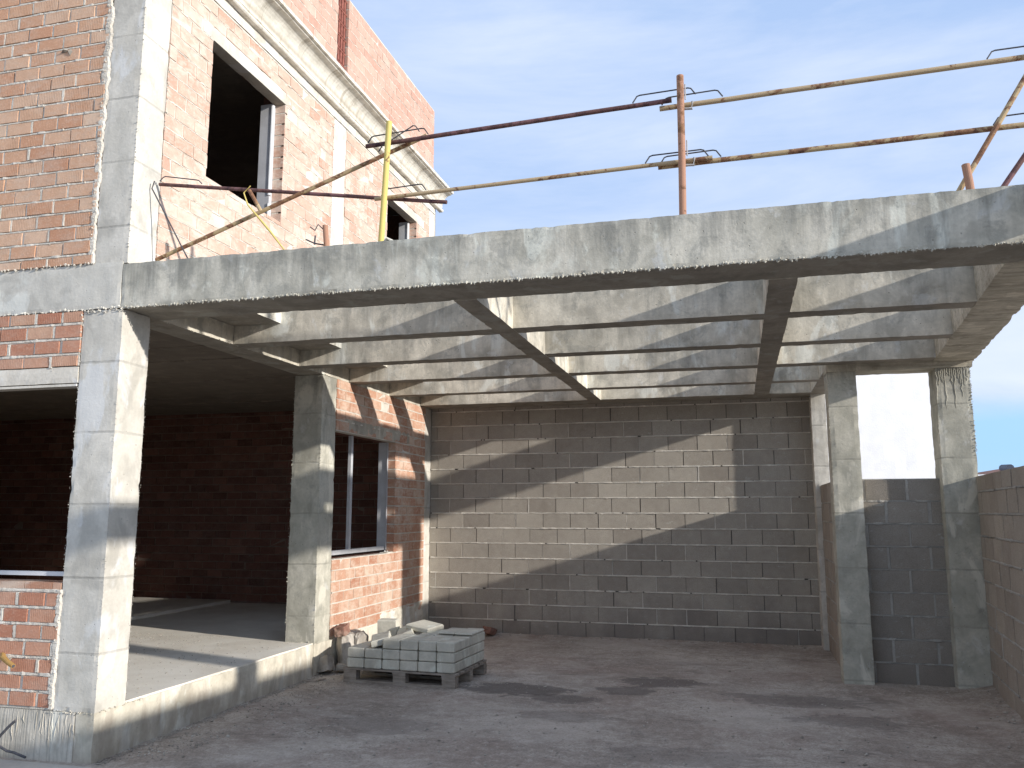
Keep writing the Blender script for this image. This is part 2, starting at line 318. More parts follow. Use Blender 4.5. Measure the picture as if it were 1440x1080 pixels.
# ------------------------------------------------------------------ mesh helpers
class MB:
    def __init__(s): s.v = []; s.f = []; s.m = []; s.t = []
    def quad(s, pts, mat=0, tint=.5):
        i = len(s.v); s.v += [tuple(p) for p in pts]; s.f.append(tuple(range(i, i + len(pts)))); s.m.append(mat); s.t.append(tint)
    def hexa(s, P, mat=0, tint=.5, skip=()):
        i = len(s.v); s.v += [tuple(p) for p in P]
        F = [(0, 3, 2, 1), (4, 5, 6, 7), (0, 1, 5, 4), (1, 2, 6, 5), (2, 3, 7, 6), (3, 0, 4, 7)]
        for k, f in enumerate(F):
            if k in skip: continue
            s.f.append(tuple(i + a for a in f)); s.m.append(mat); s.t.append(tint)
    def box(s, x0, x1, y0, y1, z0, z1, mat=0, tint=.5):
        s.hexa([(x0, y0, z0), (x1, y0, z0), (x1, y1, z0), (x0, y1, z0), (x0, y0, z1), (x1, y0, z1), (x1, y1, z1), (x0, y1, z1)], mat, tint)
    def lump(s, c, r, mat=0, tint=.5, sq=1.):
        c = Vector(c); base = len(s.v)
        pts = [(1, 0, 0), (-1, 0, 0), (0, 1, 0), (0, -1, 0), (0, 0, 1), (0, 0, -1)]
        for p in pts:
            q = Vector(p) * r * rnd(.6, 1.25) + Vector((rnd(-.3, .3), rnd(-.3, .3), rnd(-.3, .3))) * r
            q.z *= sq; s.v.append(tuple(c + q))
        for f in [(0, 2, 4), (2, 1, 4), (1, 3, 4), (3, 0, 4), (2, 0, 5), (1, 2, 5), (3, 1, 5), (0, 3, 5)]:
            s.f.append(tuple(base + a for a in f)); s.m.append(mat); s.t.append(tint)
    def tube(s, pts, r, n=10, mat=0, tint=.5, closed_ends=True):
        pts = [Vector(p) for p in pts]; rings = []
        for i, p in enumerate(pts):
            d = (pts[min(i + 1, len(pts) - 1)] - pts[max(i - 1, 0)]).normalized()
            up = Vector((0, 0, 1)) if abs(d.z) < .9 else Vector((1, 0, 0))
            a = d.cross(up).normalized(); b = a.cross(d).normalized()
            base = len(s.v); rr = r[i] if isinstance(r, (list, tuple)) else r
            for k in range(n):
                th = 2 * math.pi * k / n; s.v.append(tuple(p + (a * math.cos(th) + b * math.sin(th)) * rr))
            rings.append(base)
        for a, b in zip(rings, rings[1:]):
            for k in range(n):
                s.f.append((a + k, a + (k + 1) % n, b + (k + 1) % n, b + k)); s.m.append(mat); s.t.append(tint)
        if closed_ends:
            s.f.append(tuple(rings[0] + k for k in reversed(range(n)))); s.m.append(mat); s.t.append(tint)
            s.f.append(tuple(rings[-1] + k for k in range(n))); s.m.append(mat); s.t.append(tint)
    def rough(s, c8, res=.04, chip=.012, amp=.002, mat=0, seed=0., freq=9.):
        """box with eight corners, its faces gridded, edges knocked off irregularly"""
        c8 = [Vector(c) for c in c8]
        L = [(c8[1] - c8[0]).length, (c8[3] - c8[0]).length, (c8[4] - c8[0]).length]
        N = [max(1, min(400, round(l / res))) for l in L]
        cen = sum(c8, Vector()) / 8; idx = {}; off = Vector((seed, seed * 1.7, seed * .3))
        def P(i, j, k):
            key = (i, j, k)
            if key in idx: return idx[key]
            a, b, c = i / N[0], j / N[1], k / N[2]
            lo = (c8[0] * (1 - a) + c8[1] * a) * (1 - b) + (c8[3] * (1 - a) + c8[2] * a) * b
            hi = (c8[4] * (1 - a) + c8[5] * a) * (1 - b) + (c8[7] * (1 - a) + c8[6] * a) * b
            p = lo * (1 - c) + hi * c
            ext = [i in (0, N[0]), j in (0, N[1]), k in (0, N[2])]
            q = p + noise.noise_vector((p + off) * freq) * amp
            if sum(ext) >= 2:
                n1 = noise.noise((p + off) * 41.) * .5 + .5; n2 = max(0, noise.noise((p + off) * 13.) * 2.4 - .35)
                am = chip * (.15 + n1 * .6 + n2)
                dirs = [(c8[1] - c8[0]).normalized() * (1 if i == 0 else -1), (c8[3] - c8[0]).normalized() * (1 if j == 0 else -1),
                        (c8[4] - c8[0]).normalized() * (1 if k == 0 else -1)]
                for e, d in zip(ext, dirs):
                    if e: q = q + d * am * .6
            idx[key] = len(s.v); s.v.append(tuple(q)); return idx[key]
        def F(*a): s.f.append(a); s.m.append(mat); s.t.append(.5)
        for i in range(N[0]):
            for j in range(N[1]):
                F(P(i, j, 0), P(i, j + 1, 0), P(i + 1, j + 1, 0), P(i + 1, j, 0))
                F(P(i, j, N[2]), P(i + 1, j, N[2]), P(i + 1, j + 1, N[2]), P(i, j + 1, N[2]))
        for i in range(N[0]):
            for k in range(N[2]):
                F(P(i, 0, k), P(i + 1, 0, k), P(i + 1, 0, k + 1), P(i, 0, k + 1))
                F(P(i, N[1], k), P(i, N[1], k + 1), P(i + 1, N[1], k + 1), P(i + 1, N[1], k))
        for j in range(N[1]):
            for k in range(N[2]):
                F(P(0, j, k), P(0, j, k + 1), P(0, j + 1, k + 1), P(0, j + 1, k))
                F(P(N[0], j, k), P(N[0], j + 1, k), P(N[0], j + 1, k + 1), P(N[0], j, k + 1))
    def rbox(s, x0, x1, y0, y1, z0, z1, **kw):
        s.rough([(x0, y0, z0), (x1, y0, z0), (x1, y1, z0), (x0, y1, z0), (x0, y0, z1), (x1, y0, z1), (x1, y1, z1), (x0, y1, z1)], **kw)
    def crumbs(s, a, b, step=.02, r=(.004, .012), spread=.01, mat=0, keep=.8, drop=(0, 0, 0)):
        a, b = Vector(a), Vector(b); n = max(1, int((b - a).length / step)); dr = Vector(drop)
        for i in range(n + 1):
            if rnd(0, 1) > keep: continue
            p = a.lerp(b, (i + rnd(-.5, .5)) / n) + Vector((rnd(-1, 1), rnd(-1, 1), rnd(-1, 1))) * spread + dr * rnd(0, 1)
            s.lump(p, rnd(*r), mat)
    def build(s, name, mats, parent=None, smooth=False):
        me = D.meshes.new(name); me.from_pydata(s.v, [], s.f)
        for m in (mats if isinstance(mats, (list, tuple)) else [mats]): me.materials.append(m)
        me.polygons.foreach_set('material_index', s.m)
        at = me.attributes.new('tint', 'FLOAT', 'FACE'); at.data.foreach_set('value', s.t)
        if smooth: me.polygons.foreach_set('use_smooth', [True] * len(s.f))
        me.update()
        o = D.objects.new(name, me); COL.objects.link(o)
        if parent: o.parent = parent
        return o

def tag(o, label=None, cat=None, group=None, kind=None):
    if label: o['label'] = label
    if cat: o['category'] = cat
    if group: o['group'] = group
    if kind or cat: o['kind'] = kind or 'thing'
    return o
def thing(name, label, cat, group=None):
    o = D.objects.new(name, None); COL.objects.link(o); o.empty_display_size = .2
    return tag(o, label, cat, group)

def mstrip(mb, a, b, N, w, pr, mat=0):
    # irregular band of mortar dragged along an edge
    a, b, N = Vector(a), Vector(b), Vector(N); Z = (b - a).normalized(); S = Z.cross(N)
    n = int((b - a).length / .012); prev = None
    for i in range(n + 1):
        p = a.lerp(b, i / n); e = noise.noise(p * 13); e2 = noise.noise(p * 11 + Vector((5, 5, 5))); e3 = noise.noise(p * 45)
        l = w * (1 + .7 * e + .4 * e3); r_ = w * (1 + .7 * e2 - .4 * e3); h = pr * (1 + .6 * e3)
        cur = [p - S * l + N * -.003, p - S * l * .6 + N * h, p + N * (h * (1 + .3 * e)), p + S * r_ * .6 + N * h, p + S * r_ + N * -.003]
        if prev:
            for q in range(4): mb.quad([prev[q], prev[q + 1], cur[q + 1], cur[q]], mat)
        prev = cur

def reveal(mb, y, z0, z1, x0=-.11, x1=.003):
    # brick jamb seen from the front, course by course
    z = z0
    while z < z1 - .02:
        zt = min(z1, z + .104); mb.box(x0, x1, y - .004, y + .05, z, zt, 0, rnd(.1, .9)); z += .121
    mb.box(x0, x1 - .003, y + .0, y + .045, z0, z1, 1)

def cut(lo, hi, blocks):
    segs = [(lo, hi)]
    for a, b in blocks:
        out = []
        for s, e in segs:
            if b <= s or a >= e: out.append((s, e)); continue
            if a > s: out.append((s, a))
            if b < e: out.append((b, e))
        segs = out
    return segs

def masonry(mb, O, U, N, u0, u1, z0, z1, holes=(), ch=.118, bl=.25, bed=.016, perp=.012, thick=.24, proud=.006, squeeze=.6, uoff=0., zoff=0.,
            bm=0, mm=1, blob=.5, jit=.003, dry=False, body=None, lip=None, rib=1., vfill=0., drop=-.75):
    """courses of separate units in front of a mortar body; O + u*U + z*Z + n*N"""
    O, U, N = Vector(O), Vector(U).normalized(), Vector(N).normalized(); Z = Vector((0, 0, 1))
    W = lambda u, z, n: O + U * u + Z * z + N * n
    flip = U.cross(Z).dot(N) < 0
    def bx(ua, ub, za, zb, na, nb, mat, tint=.5, j=None):
        j = j or [0] * 4
        P = [W(ua, za, na), W(ub, za, na), W(ub, za, nb + j[1]), W(ua, za, nb + j[0]), W(ua, zb, na), W(ub, zb, na), W(ub, zb, nb + j[2]), W(ua, zb, nb + j[3])]
        if not flip: P = [P[1], P[0], P[3], P[2], P[5], P[4], P[7], P[6]]
        mb.hexa(P, mat, tint)
    # mortar body, cut round the holes
    zs = sorted(set([z0, z1] + [max(z0, min(z1, h[k])) for h in holes for k in (2, 3)]))
    for za, zb in zip(zs, zs[1:]):
        if zb - za < 1e-4: continue
        mid = (za + zb) / 2
        for a, b in cut(u0, u1, [(h[0], h[1]) for h in holes if h[2] < mid < h[3]]):
            if b - a > .01: bx(a + .004, b - .004, za, zb, -thick, 0, mm if body is None else body)
    k0 = int(math.floor((z0 - zoff) / ch)) - 1; k = k0
    while True:
        za = zoff + k * ch + bed / 2; zb = za + ch - bed
        if za > z1: break
        A, B = max(za, z0 + .002), min(zb, z1 - .002)
        if B - A > .012:
            cuts = sorted(set([A, B] + [h[q] for h in holes for q in (2, 3) if A < h[q] < B]))
            shift = (bl / 2 if k % 2 else 0) + rnd(-.015, .015) + uoff
            n0 = int(math.floor((u0 - shift) / bl)) - 1
            u = shift + n0 * bl
            while u < u1:
                wv = bl * rnd(.97, 1.03) if not dry else bl
                ua, ub = u + perp / 2 * rnd(.4, 1.5), u + wv - perp / 2 * rnd(.4, 1.5)
                tint = max(0, min(1, random.gauss(.5, .24))); dz = rnd(-.0025, .0025); pr = proud + rnd(-jit, jit)
                for ca, cb in zip(cuts, cuts[1:]):
                    mid = (ca + cb) / 2
                    if cb - ca < .012: continue
                    for a, b in cut(max(ua, u0), min(ub, u1), [(h[0] - 0, h[1] + 0) for h in holes if h[2] < mid < h[3]]):
                        if b - a > .02:
                            bx(a, b, ca + dz * (ca > z0 + .01), cb + dz * (cb < z1 - .01), -.03, pr, bm, tint, [rnd(-jit, jit) * .6 for _ in range(4)])
                if vfill and rnd(0, 1) < vfill and u0 + .02 < u < u1 - .02:
                    um = u + rnd(-.002, .002); hw_ = perp * rnd(.45, .75) + .002
                    okv = not any(h[0] - .01 < um < h[1] + .01 and h[2] < (A + B) / 2 < h[3] for h in holes)
                    if okv:
                        n_ = 6; prev = None; pb_ = proud * rnd(.3, 1.15)
                        for q in range(n_ + 1):
                            zz = za + (zb - za) * q / n_; zz = max(A, min(B, zz)); j1, j2 = rnd(.7, 1.2), rnd(.7, 1.2)
                            cur = (W(um - hw_ * j1, zz, -.004), W(um - hw_ * j1 * .6, zz, pb_ + rnd(0, .002)), W(um + hw_ * j2 * .6, zz, pb_ + rnd(0, .002)), W(um + hw_ * j2, zz, -.004))
                            if prev:
                                for w_ in range(3):
                                    pts = [prev[w_], prev[w_ + 1], cur[w_ + 1], cur[w_]]
                                    if flip: pts.reverse()
                                    mb.quad(pts, mm)
                            prev = cur
                u += wv
        # squeezed mortar along the bed
        zc = zoff + k * ch
        if z0 + .01 < zc < z1 - .01 and squeeze > 0:
            for a, b in cut(u0 + .01, u1 - .01, [(h[0], h[1]) for h in holes if h[2] - .01 < zc < h[3] + .01]):
                n = max(2, int((b - a) / .022)); prev = None
                for i in range(n + 1):
                    u_ = a + (b - a) * i / n
                    e = noise.noise((u_ * 11, zc * 7.7, 3.1)) + .5 * noise.noise((u_ * 37, zc * 5, 1.1))
                    hw = bed * .5 * rib + max(-.004, .006 * e) * squeeze * 1.6 + rnd(-.001, .001)
                    pn = (proud * .55 if lip is None else proud + lip) + max(0, e) * .012 * squeeze + rnd(0, .0015)
                    zz = zc + rnd(-.0015, .0015)
                    cur = (W(u_, zz - hw, -.004), W(u_, zz - hw * .5, pn), W(u_, zz + hw * .5, pn), W(u_, zz + hw, -.004))
                    if prev and e > drop:
                        for q in range(3):
                            pts = [prev[q], cur[q], cur[q + 1], prev[q + 1]]
                            if flip: pts.reverse()
                            mb.quad(pts, mm)
                    prev = cur
        k += 1
    # mortar blobs stuck on the face
    area = (u1 - u0) * (z1 - z0)
    for _ in range(int(area * 14 * blob)):
        u_, z_ = rnd(u0, u1), rnd(z0, z1)
        if any(h[0] - .02 < u_ < h[1] + .02 and h[2] - .02 < z_ < h[3] + .02 for h in holes): continue
        kk = round((z_ - zoff) / ch); z_ = min(z1 - .01, zoff + kk * ch + rnd(-.012, .006))
        mb.lump(W(u_, z_, proud), rnd(.004, .011), mm)

# ================================================================== THE HOUSE
house = thing('brick_house', 'unfinished two storey brick house with raw concrete columns and a plaster cornice', 'house')
XL = -8.0
# --- footing (kerb) and floor
mb = MB()
mb.rbox(-.16, .0, .0, 3.2, -.3, ZK - .012, res=.05, chip=.014, amp=.006, seed=2)
mb.rbox(-.16, .0, 3.2, DW - .02, -.3, ZK - .01, res=.06, chip=.012, amp=.006, seed=3)
mb.crumbs((-.36, -.005, .325), (0, -.005, .325), .012, (.003, .008), .008)
mb.crumbs((.002, .05, .330), (.002, .5, .330), .014, (.003, .008), .008)
mb.build('footing', M['foot'], house)
mb = MB(); mb.rbox(-4.0, -.163, .0, .16, -.3, ZK - .02, res=.05, chip=.01, amp=.004, seed=1)
for i in range(34):   # runs of grout
    x = rnd(-1.4, -.17) if i < 24 else rnd(-.5, -.17); z = rnd(.2, .31); L_ = rnd(.05, .2)
    mb.tube([(x, .001, z), (x + rnd(-.01, .01), -.0015, z - L_ * .5), (x + rnd(-.02, .02), .001, z - L_)], [.003, .004, .002], 5)
mb.build('footing', M['foot_front'], house)
mb = MB(); mb.rbox(XL, -.014, .012, 6.59, -.1, ZK, res=.25, chip=.0, amp=.004, seed=4)
fl = mb.build('floor', M['floor'], house)
mb = MB()
mb.rbox(XL, -3.2, .25, 6.55, ZK - .02, ZK + .045, res=.12, chip=.01, seed=5)
mb.build('raised_floor', M['floor'], house)

# --- ground floor columns
mb = MB()
mb.rbox(-.355, 0, 0, .315, ZK - .02, ZB, res=.035, chip=.008, amp=.003, seed=6)
for xx, yy in ((-.357, 0), (0, 0), (0, .315)):
    mb.crumbs((xx, yy, .4), (xx, yy, 3.2), .010, (.0015, .0045), .005, keep=.5)
mb.crumbs((-.35, -.004, 3.24), (0, -.004, 3.24), .008, (.004, .012), .012, keep=.9)
tag(mb.build('column', M['col'], house), 'pale corner column at the ground floor')
mb = MB()
mb.rbox(-.345, 0, 3.2, 3.55, ZK - .02, ZB, res=.04, chip=.008, amp=.003, seed=7)
mb.crumbs((-.345, 3.2, .4), (-.345, 3.2, 3.2), .03, (.003, .009), .004)
mb.crumbs((-.0, 3.2, .4), (-.0, 3.2, 3.2), .03, (.003, .009), .004)
mb.crumbs((-.34, 3.18, ZK), (-.02, 3.18, ZK), .02, (.006, .016), .012)
tag(mb.build('column', M['coldark'], house), 'inner ground floor column beside the window')
mb = MB()
mb.rbox(-.2, 0, 6.42, DW - .005, .05, ZB, res=.05, chip=.008, seed=8)
tag(mb.build('column', M['col'], house), 'narrow pale column in the far corner')
# upper columns
mb = MB()
mb.rbox(-.30, .004, .004, .32, ZT + .005, 7.0, res=.05, chip=.008, amp=.003, seed=9)
mb.crumbs((.004, 0.004, 3.7), (.004, 0.004, 6.3), .03, (.003, .009), .004)
tag(mb.build('column', M['col'], house), 'upper storey corner column')
mb = MB(); mb.rbox(-.25, .004, 3.26, 3.58, ZT, 6.33, res=.06, chip=.006, seed=10)
mb.crumbs((.004, 3.26, 3.7), (.004, 3.26, 6.3), .04, (.003, .01), .006); mb.crumbs((.004, 3.58, 3.7), (.004, 3.58, 6.3), .04, (.003, .01), .006)
mb.build('column', M['white_lintel'], house)
mb = MB(); mb.rbox(-.25, .004, 6.45, DW, ZT, 6.33, res=.06, chip=.006, seed=11)
mb.build('column', M['white_lintel'], house)
# --- edge beams of the first floor
mb = MB(); mb.rbox(-4.2, -.031, -.002, .30, ZB + .005, ZT + .02, res=.035, chip=.010, amp=.003, seed=12)
mb.crumbs((-4.2, -.004, ZB + .01), (-.03, -.004, ZB + .01), .014, (.004, .013), .008)
tag(mb.build('edge_beam', M['beampale'], house), 'pale grey beam face over the left opening')
mb = MB(); mb.rbox(-.30, 0, .32, DW - .01, ZB, ZT - .01, res=.06, chip=.006, amp=.002, seed=13)
mb.crumbs((-.002, .45, ZB + .004), (-.002, 6.4, ZB + .004), .03, (.003, .008), .004)
mb.build('edge_beam', M['rib'], house)
# narrow slab strip cantilevered over the bays
mb = MB(); mb.rbox(.0, .485, .44, DW - .3, 3.42, ZT - .004, res=.06, chip=.006, amp=.002, seed=14)
mb.build('slab_edge', M['rib'], house)
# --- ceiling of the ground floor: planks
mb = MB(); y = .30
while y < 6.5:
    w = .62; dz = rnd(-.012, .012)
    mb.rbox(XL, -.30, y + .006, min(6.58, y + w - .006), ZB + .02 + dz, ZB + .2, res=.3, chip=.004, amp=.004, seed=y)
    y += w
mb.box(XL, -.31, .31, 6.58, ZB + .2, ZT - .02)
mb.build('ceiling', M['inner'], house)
# --- brickwork of the front face
mb = MB()
masonry(mb, (0, 0, 0), (1, 0, 0), (0, -1, 0), -4.0, -.36, .33, ZB, holes=[(-3.2, -.36, 1.17, 2.83)], ch=.1175, bl=.25, bed=.028, perp=.028, proud=.010, vfill=.85, uoff=-.013, zoff=.335, thick=.2, blob=1.2, squeeze=1.)
mstrip(mb, (-.372, 0, .34), (-.372, 0, 1.17), (0, -1, 0), .024, .012, mat=1)
mb.crumbs((-.362, -.006, .35), (-.362, -.006, 1.15), .012, (.003, .010), .012, mat=1)
mb.crumbs((-.36, -.004, 2.85), (-.36, -.004, 3.24), .02, (.004, .01), .006, mat=1)
mb.build('brick_wall', [M['brick_frontlow'], M['mortar']], house)
mb = MB()
masonry(mb, (0, 0, 0), (1, 0, 0), (0, -1, 0), -4.0, -.315, ZT + .022, 6.33, ch=.1175, bl=.25, bed=.024, perp=.021, proud=.010, vfill=.7, uoff=.02, zoff=.06, thick=.24, blob=1.0, squeeze=1.)
mstrip(mb, (-.322, 0, 3.63), (-.322, 0, 6.33), (0, -1, 0), .032, .010, mat=1)
mb.crumbs((-.318, -.008, 3.65), (-.318, -.008, 6.3), .012, (.003, .009), .014, mat=1, keep=.8)
mb.crumbs((-4, -.006, ZT + .02), (-.3, -.006, ZT + .02), .016, (.005, .014), .008, mat=1)
mb.build('brick_wall', [M['brick_front'], M['mortar']], house)
# sill rowlock, lintel and rail in the left opening
mb = MB(); x = -3.19
while x < -.37:
    w = min(.25, -.362 - x); mb.box(x, x + w - .006, .0, .20, 1.172, 1.218, 0, rnd(.2, .8)); x += .25
mb.build('window_sill', [M['brick_low']], house)
mb = MB(); mb.rbox(-3.35, -.36, -.006, .14, 2.695, 2.825, res=.05, chip=.01, seed=15)
mb.box(-3.35, -.37, -.002, .1, 2.672, 2.690)
mb.build('lintel', M['white_lintel'], house)
fr = MB(); fr.box(-3.19, -.36, .06, .10, 1.262, 1.292); fr.box(-3.19, -3.15, .06, .10, 1.22, 2.68); fr.box(-2.0, -1.96, .06, .10, 1.292, 2.67)
fr.build('window_frame', M['alu_white'], house)

# --- brickwork of the side face, ground floor
mb = MB()
masonry(mb, (0, 0, 0), (0, 1, 0), (1, 0, 0), 3.55, 6.42, ZK + .0, ZB, holes=[(3.55, 5.31, 1.2, 2.655)], ch=.1215, bl=.262, uoff=.09, zoff=.35, thick=.1, proud=.004,
        squeeze=1.2, blob=1.2)
reveal(mb, 5.31, 1.215, 2.66, -.10)
mb.build('brick_wall', [M['brick_low'], M['mortar']], house)
mb = MB(); mb.rbox(-.10, .006, 3.56, 5.80, 2.665, 2.82, res=.04, chip=.01, amp=.004, seed=16)
mb.build('lintel', M['lintel'], house)
mb = MB(); mb.rbox(-.02, .014, 4.9, 6.43, ZK - .25, ZK + .13, res=.05, chip=.03, amp=.02, seed=17)
mb.build('plinth_render', M['mortar_edge'], house)
wf = MB(); wf.box(-.235, -.105, 5.298, 5.309, 1.235, 2.655); wf.box(-.16, -.12, 3.56, 5.28, 1.235, 1.285); wf.box(-.16, -.12, 3.56, 3.60, 1.29, 2.65)
wf.box(-.165, -.125, 4.23, 4.285, 1.287, 2.655); wf.box(-.104, -.096, 5.275, 5.305, 1.24, 2.65)
tag(wf.build('window_frame', M['alu'], house), 'grey metal frame with one mullion in the ground floor window')
mb = MB(); mb.box(-.10, -.004, 5.10, 5.313, 1.20, 1.212)
mb.crumbs((-.06, 5.2, 1.215), (-.01, 5.4, 1.2), .02, (.008, .02), .015)
mb.build('window_sill', M['mortar_edge'], house)
# inner leaf below / around the window
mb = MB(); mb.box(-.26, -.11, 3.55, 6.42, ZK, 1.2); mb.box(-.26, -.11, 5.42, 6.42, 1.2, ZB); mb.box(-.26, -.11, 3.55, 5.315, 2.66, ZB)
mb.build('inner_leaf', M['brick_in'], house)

# --- brickwork of the side face, upper storey
mb = MB()
H2 = [(.90, 2.17, 4.66, 6.09), (4.86, 5.93, 4.66, 6.09)]
for a, b in ((.325, 3.255), (3.585, 6.445)):
    masonry(mb, (0, 0, 0), (0, 1, 0), (1, 0, 0), a, b, ZT, 6.33, holes=H2, ch=.121, bl=.262, uoff=.05, zoff=.02, thick=.12, proud=.004, squeeze=1.0, blob=1.3, jit=.004)
mb.crumbs((.004, .325, 3.65), (.004, .325, 6.3), .025, (.003, .008), .006, mat=1)
reveal(mb, 2.17, 4.66, 5.95); reveal(mb, 5.93, 4.66, 5.95)
mb.build('brick_wall', [M['brick_side'], M['mortar']], house)
for y0, y1 in ((.75, 2.50), (4.72, 6.25)):
    mb = MB(); mb.rbox(-.12, .007, y0, y1, 5.955, 6.085, res=.05, chip=.008, seed=y0)
    mb.build('lintel', M['white_lintel'], house)
for y0, y1 in ((.90, 2.17), (4.86, 5.93)):
    wf = MB(); wf.box(-.25, -.11, y1 - .06, y1 - .005, 4.66, 5.95)
    wj = MB(); wj.box(-.25, -.13, y0 + .005, y0 + .04, 4.66, 5.95)
    f_ = wf.build('window_frame', M['alu'], house); wj.build('jamb', M['alu'], f_)
    for za, zb in ((4.66, 4.86), (4.95, 5.93)):
        g_ = MB(); g_.tube([(-.115, y1 - .05, za), (-.115, y1 - .05, zb)], .022, 10); g_.build('guide_tube', M['alu_white'], f_)
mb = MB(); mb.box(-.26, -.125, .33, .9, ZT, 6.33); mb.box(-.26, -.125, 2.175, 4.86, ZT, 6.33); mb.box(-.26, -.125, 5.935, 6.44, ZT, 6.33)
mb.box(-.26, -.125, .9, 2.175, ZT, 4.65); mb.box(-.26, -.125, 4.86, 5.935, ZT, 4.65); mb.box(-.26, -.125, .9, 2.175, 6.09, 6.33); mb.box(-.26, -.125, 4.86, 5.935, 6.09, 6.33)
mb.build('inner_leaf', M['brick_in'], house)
# ring beam band below the cornice, and round to the front
mb = MB(); mb.rbox(-.22, .008, .0, DW + .0, 6.335, 6.50, res=.05, chip=.008, amp=.005, seed=18)
mb.rbox(-4.0, -.225, -.008, .2, 6.335, 6.50, res=.06, chip=.008, amp=.004, seed=19)
mb.build('ring_beam', M['white_lintel'], house)
# cornice: swept profile (out, z)
prof = [(.0, 6.44), (.055, 6.44), (.066, 6.452), (.066, 6.475), (.05, 6.49), (.032, 6.492), (.032, 6.505)]
for k in range(9):
    a = k / 8 * math.pi / 2; prof.append((.045 + .155 * (1 - math.cos(a)), 6.51 + .20 * math.sin(a)))
prof += [(.205, 6.725), (.235, 6.725), (.235, 6.765), (.0, 6.785)]
mb = MB(); ny = 170; prev = None
path = []
for i in range(ny + 1): path.append(('y', DW + .21 - (DW + .21) * i / ny if i < ny else 0))
rings = []
for i in range(ny + 1):
    y = DW + .20 - (DW + .20) * i / ny
    ring = []
    for j, (o, z) in enumerate(prof):
        w = noise.noise((y * 3, j * .4, 0)) * .004 + noise.noise((y * 19, j * .9, 0)) * .002
        yy = y if i < ny else -o           # mitre at the front corner
        ring.append((.008 + o + w, yy, z + w * .6))
    rings.append(ring)
for i in range(41):
    x = -4.0 * i / 40; ring = []
    for j, (o, z) in enumerate(prof):
        ring.append((x + (.008 + o if i == 0 else 0), -.008 - o, z))
    if i == 0: rings[-1] = [(p[0], -p[0], p[2]) for p in rings[-1]]
    else: rings.append(ring)
for a, b in zip(rings, rings[1:]):
    for j in range(len(prof) - 1): mb.quad([a[j], a[j + 1], b[j + 1], b[j]][::-1])
mb.quad(rings[0][::1]); mb.quad(rings[-1][::-1])
mb.build('cornice', M['cornice'], house)
# parapet: pale levelling course then brick
mb = MB()
masonry(mb, (0, 0, 0), (0, 1, 0), (1, 0, 0), .0, DW - .08, 6.93, 8.03, holes=[(3.27, 3.55, 6.9, 8.2)], ch=.125, bl=.262, uoff=.1, zoff=.02, thick=.14, proud=.004, squeeze=.7, blob=.5)
masonry(mb, (0, 0, 0), (1, 0, 0), (0, -1, 0), -4.0, -.01, 6.8, 8.03, ch=.1175, bl=.25, thick=.14, blob=.4)
masonry(mb, (0, DW - .08, 0), (1, 0, 0), (0, 1, 0), -4.0, -.01, 6.8, 8.03, ch=.1175, bl=.25, thick=.1, blob=.1)
mb.build('parapet', [M['brick_top'], M['mortar']], house)
mb = MB(); mb.rbox(-.16, .004, .0, DW - .06, 6.765, 6.935, res=.05, chip=.01, amp=.006, seed=20)
for i in range(90):
    y = rnd(.2, 6.5); mb.lump((.004, y, 6.93 + rnd(-.01, .05)), rnd(.015, .05), sq=rnd(.8, 1.6))
mb.build('levelling_course', M['white_lintel'], house)
# hollow brick ends stacked in the slot of the parapet
mb = MB(); z = 6.94
while z < 8.0:
    mb.box(-.10, -.05, 3.275, 3.545, z, z + .012)
    for q in range(4):
        y = 3.276 + q * .068; mb.box(-.10, -.025, y, y + .046, z + .012, z + .15)
    mb.box(-.10, -.02, 3.275, 3.545, z + .15, z + .172); z += .175
mb.box(-.14, -.101, 3.272, 3.548, 6.94, 8.0)
mb.build('hollow_brick_pier', M['rustbar'], house)
# --- inner walls, roof, rear and left walls
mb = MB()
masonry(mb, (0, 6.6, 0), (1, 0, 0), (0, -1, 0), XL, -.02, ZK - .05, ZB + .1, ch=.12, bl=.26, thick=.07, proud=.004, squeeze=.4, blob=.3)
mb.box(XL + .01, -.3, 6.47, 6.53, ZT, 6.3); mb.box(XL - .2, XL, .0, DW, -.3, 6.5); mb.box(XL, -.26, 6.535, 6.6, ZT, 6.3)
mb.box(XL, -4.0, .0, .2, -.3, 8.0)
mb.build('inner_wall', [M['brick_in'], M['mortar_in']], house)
mb = MB(); mb.box(XL - .2, -.02, 6.672, DW + .1, -.3, 6.8)
mb.build('rear_wall', [M['block']], house)
mb = MB(); mb.box(XL, -.23, .21, 6.46, 6.3, 6.7); mb.box(XL, -.31, .31, 6.46, ZT - .018, ZT - .002)
mb.build('roof_slab', M['inner'], house)
# conduit stub through the bricks, and bolts
mb = MB(); mb.tube([(-.86, .03, .705), (-.79, -.04, .68), (-.71, -.07, .655), (-.648, -.085, .635)], [.020, .02, .018, .017], 12)
mb.tube([(-.650, -.0847, .6354), (-.6465, -.0855, .6345)], .0125, 10, mat=1)
mb.build('conduit', [M['orange'], M['wire']], house)
mb = MB(); mb.lump((-.72, -.01, 5.44), .035); mb.lump((-.68, -.008, 5.43), .028)
mb.build('mortar_patch', M['rubble'], house)

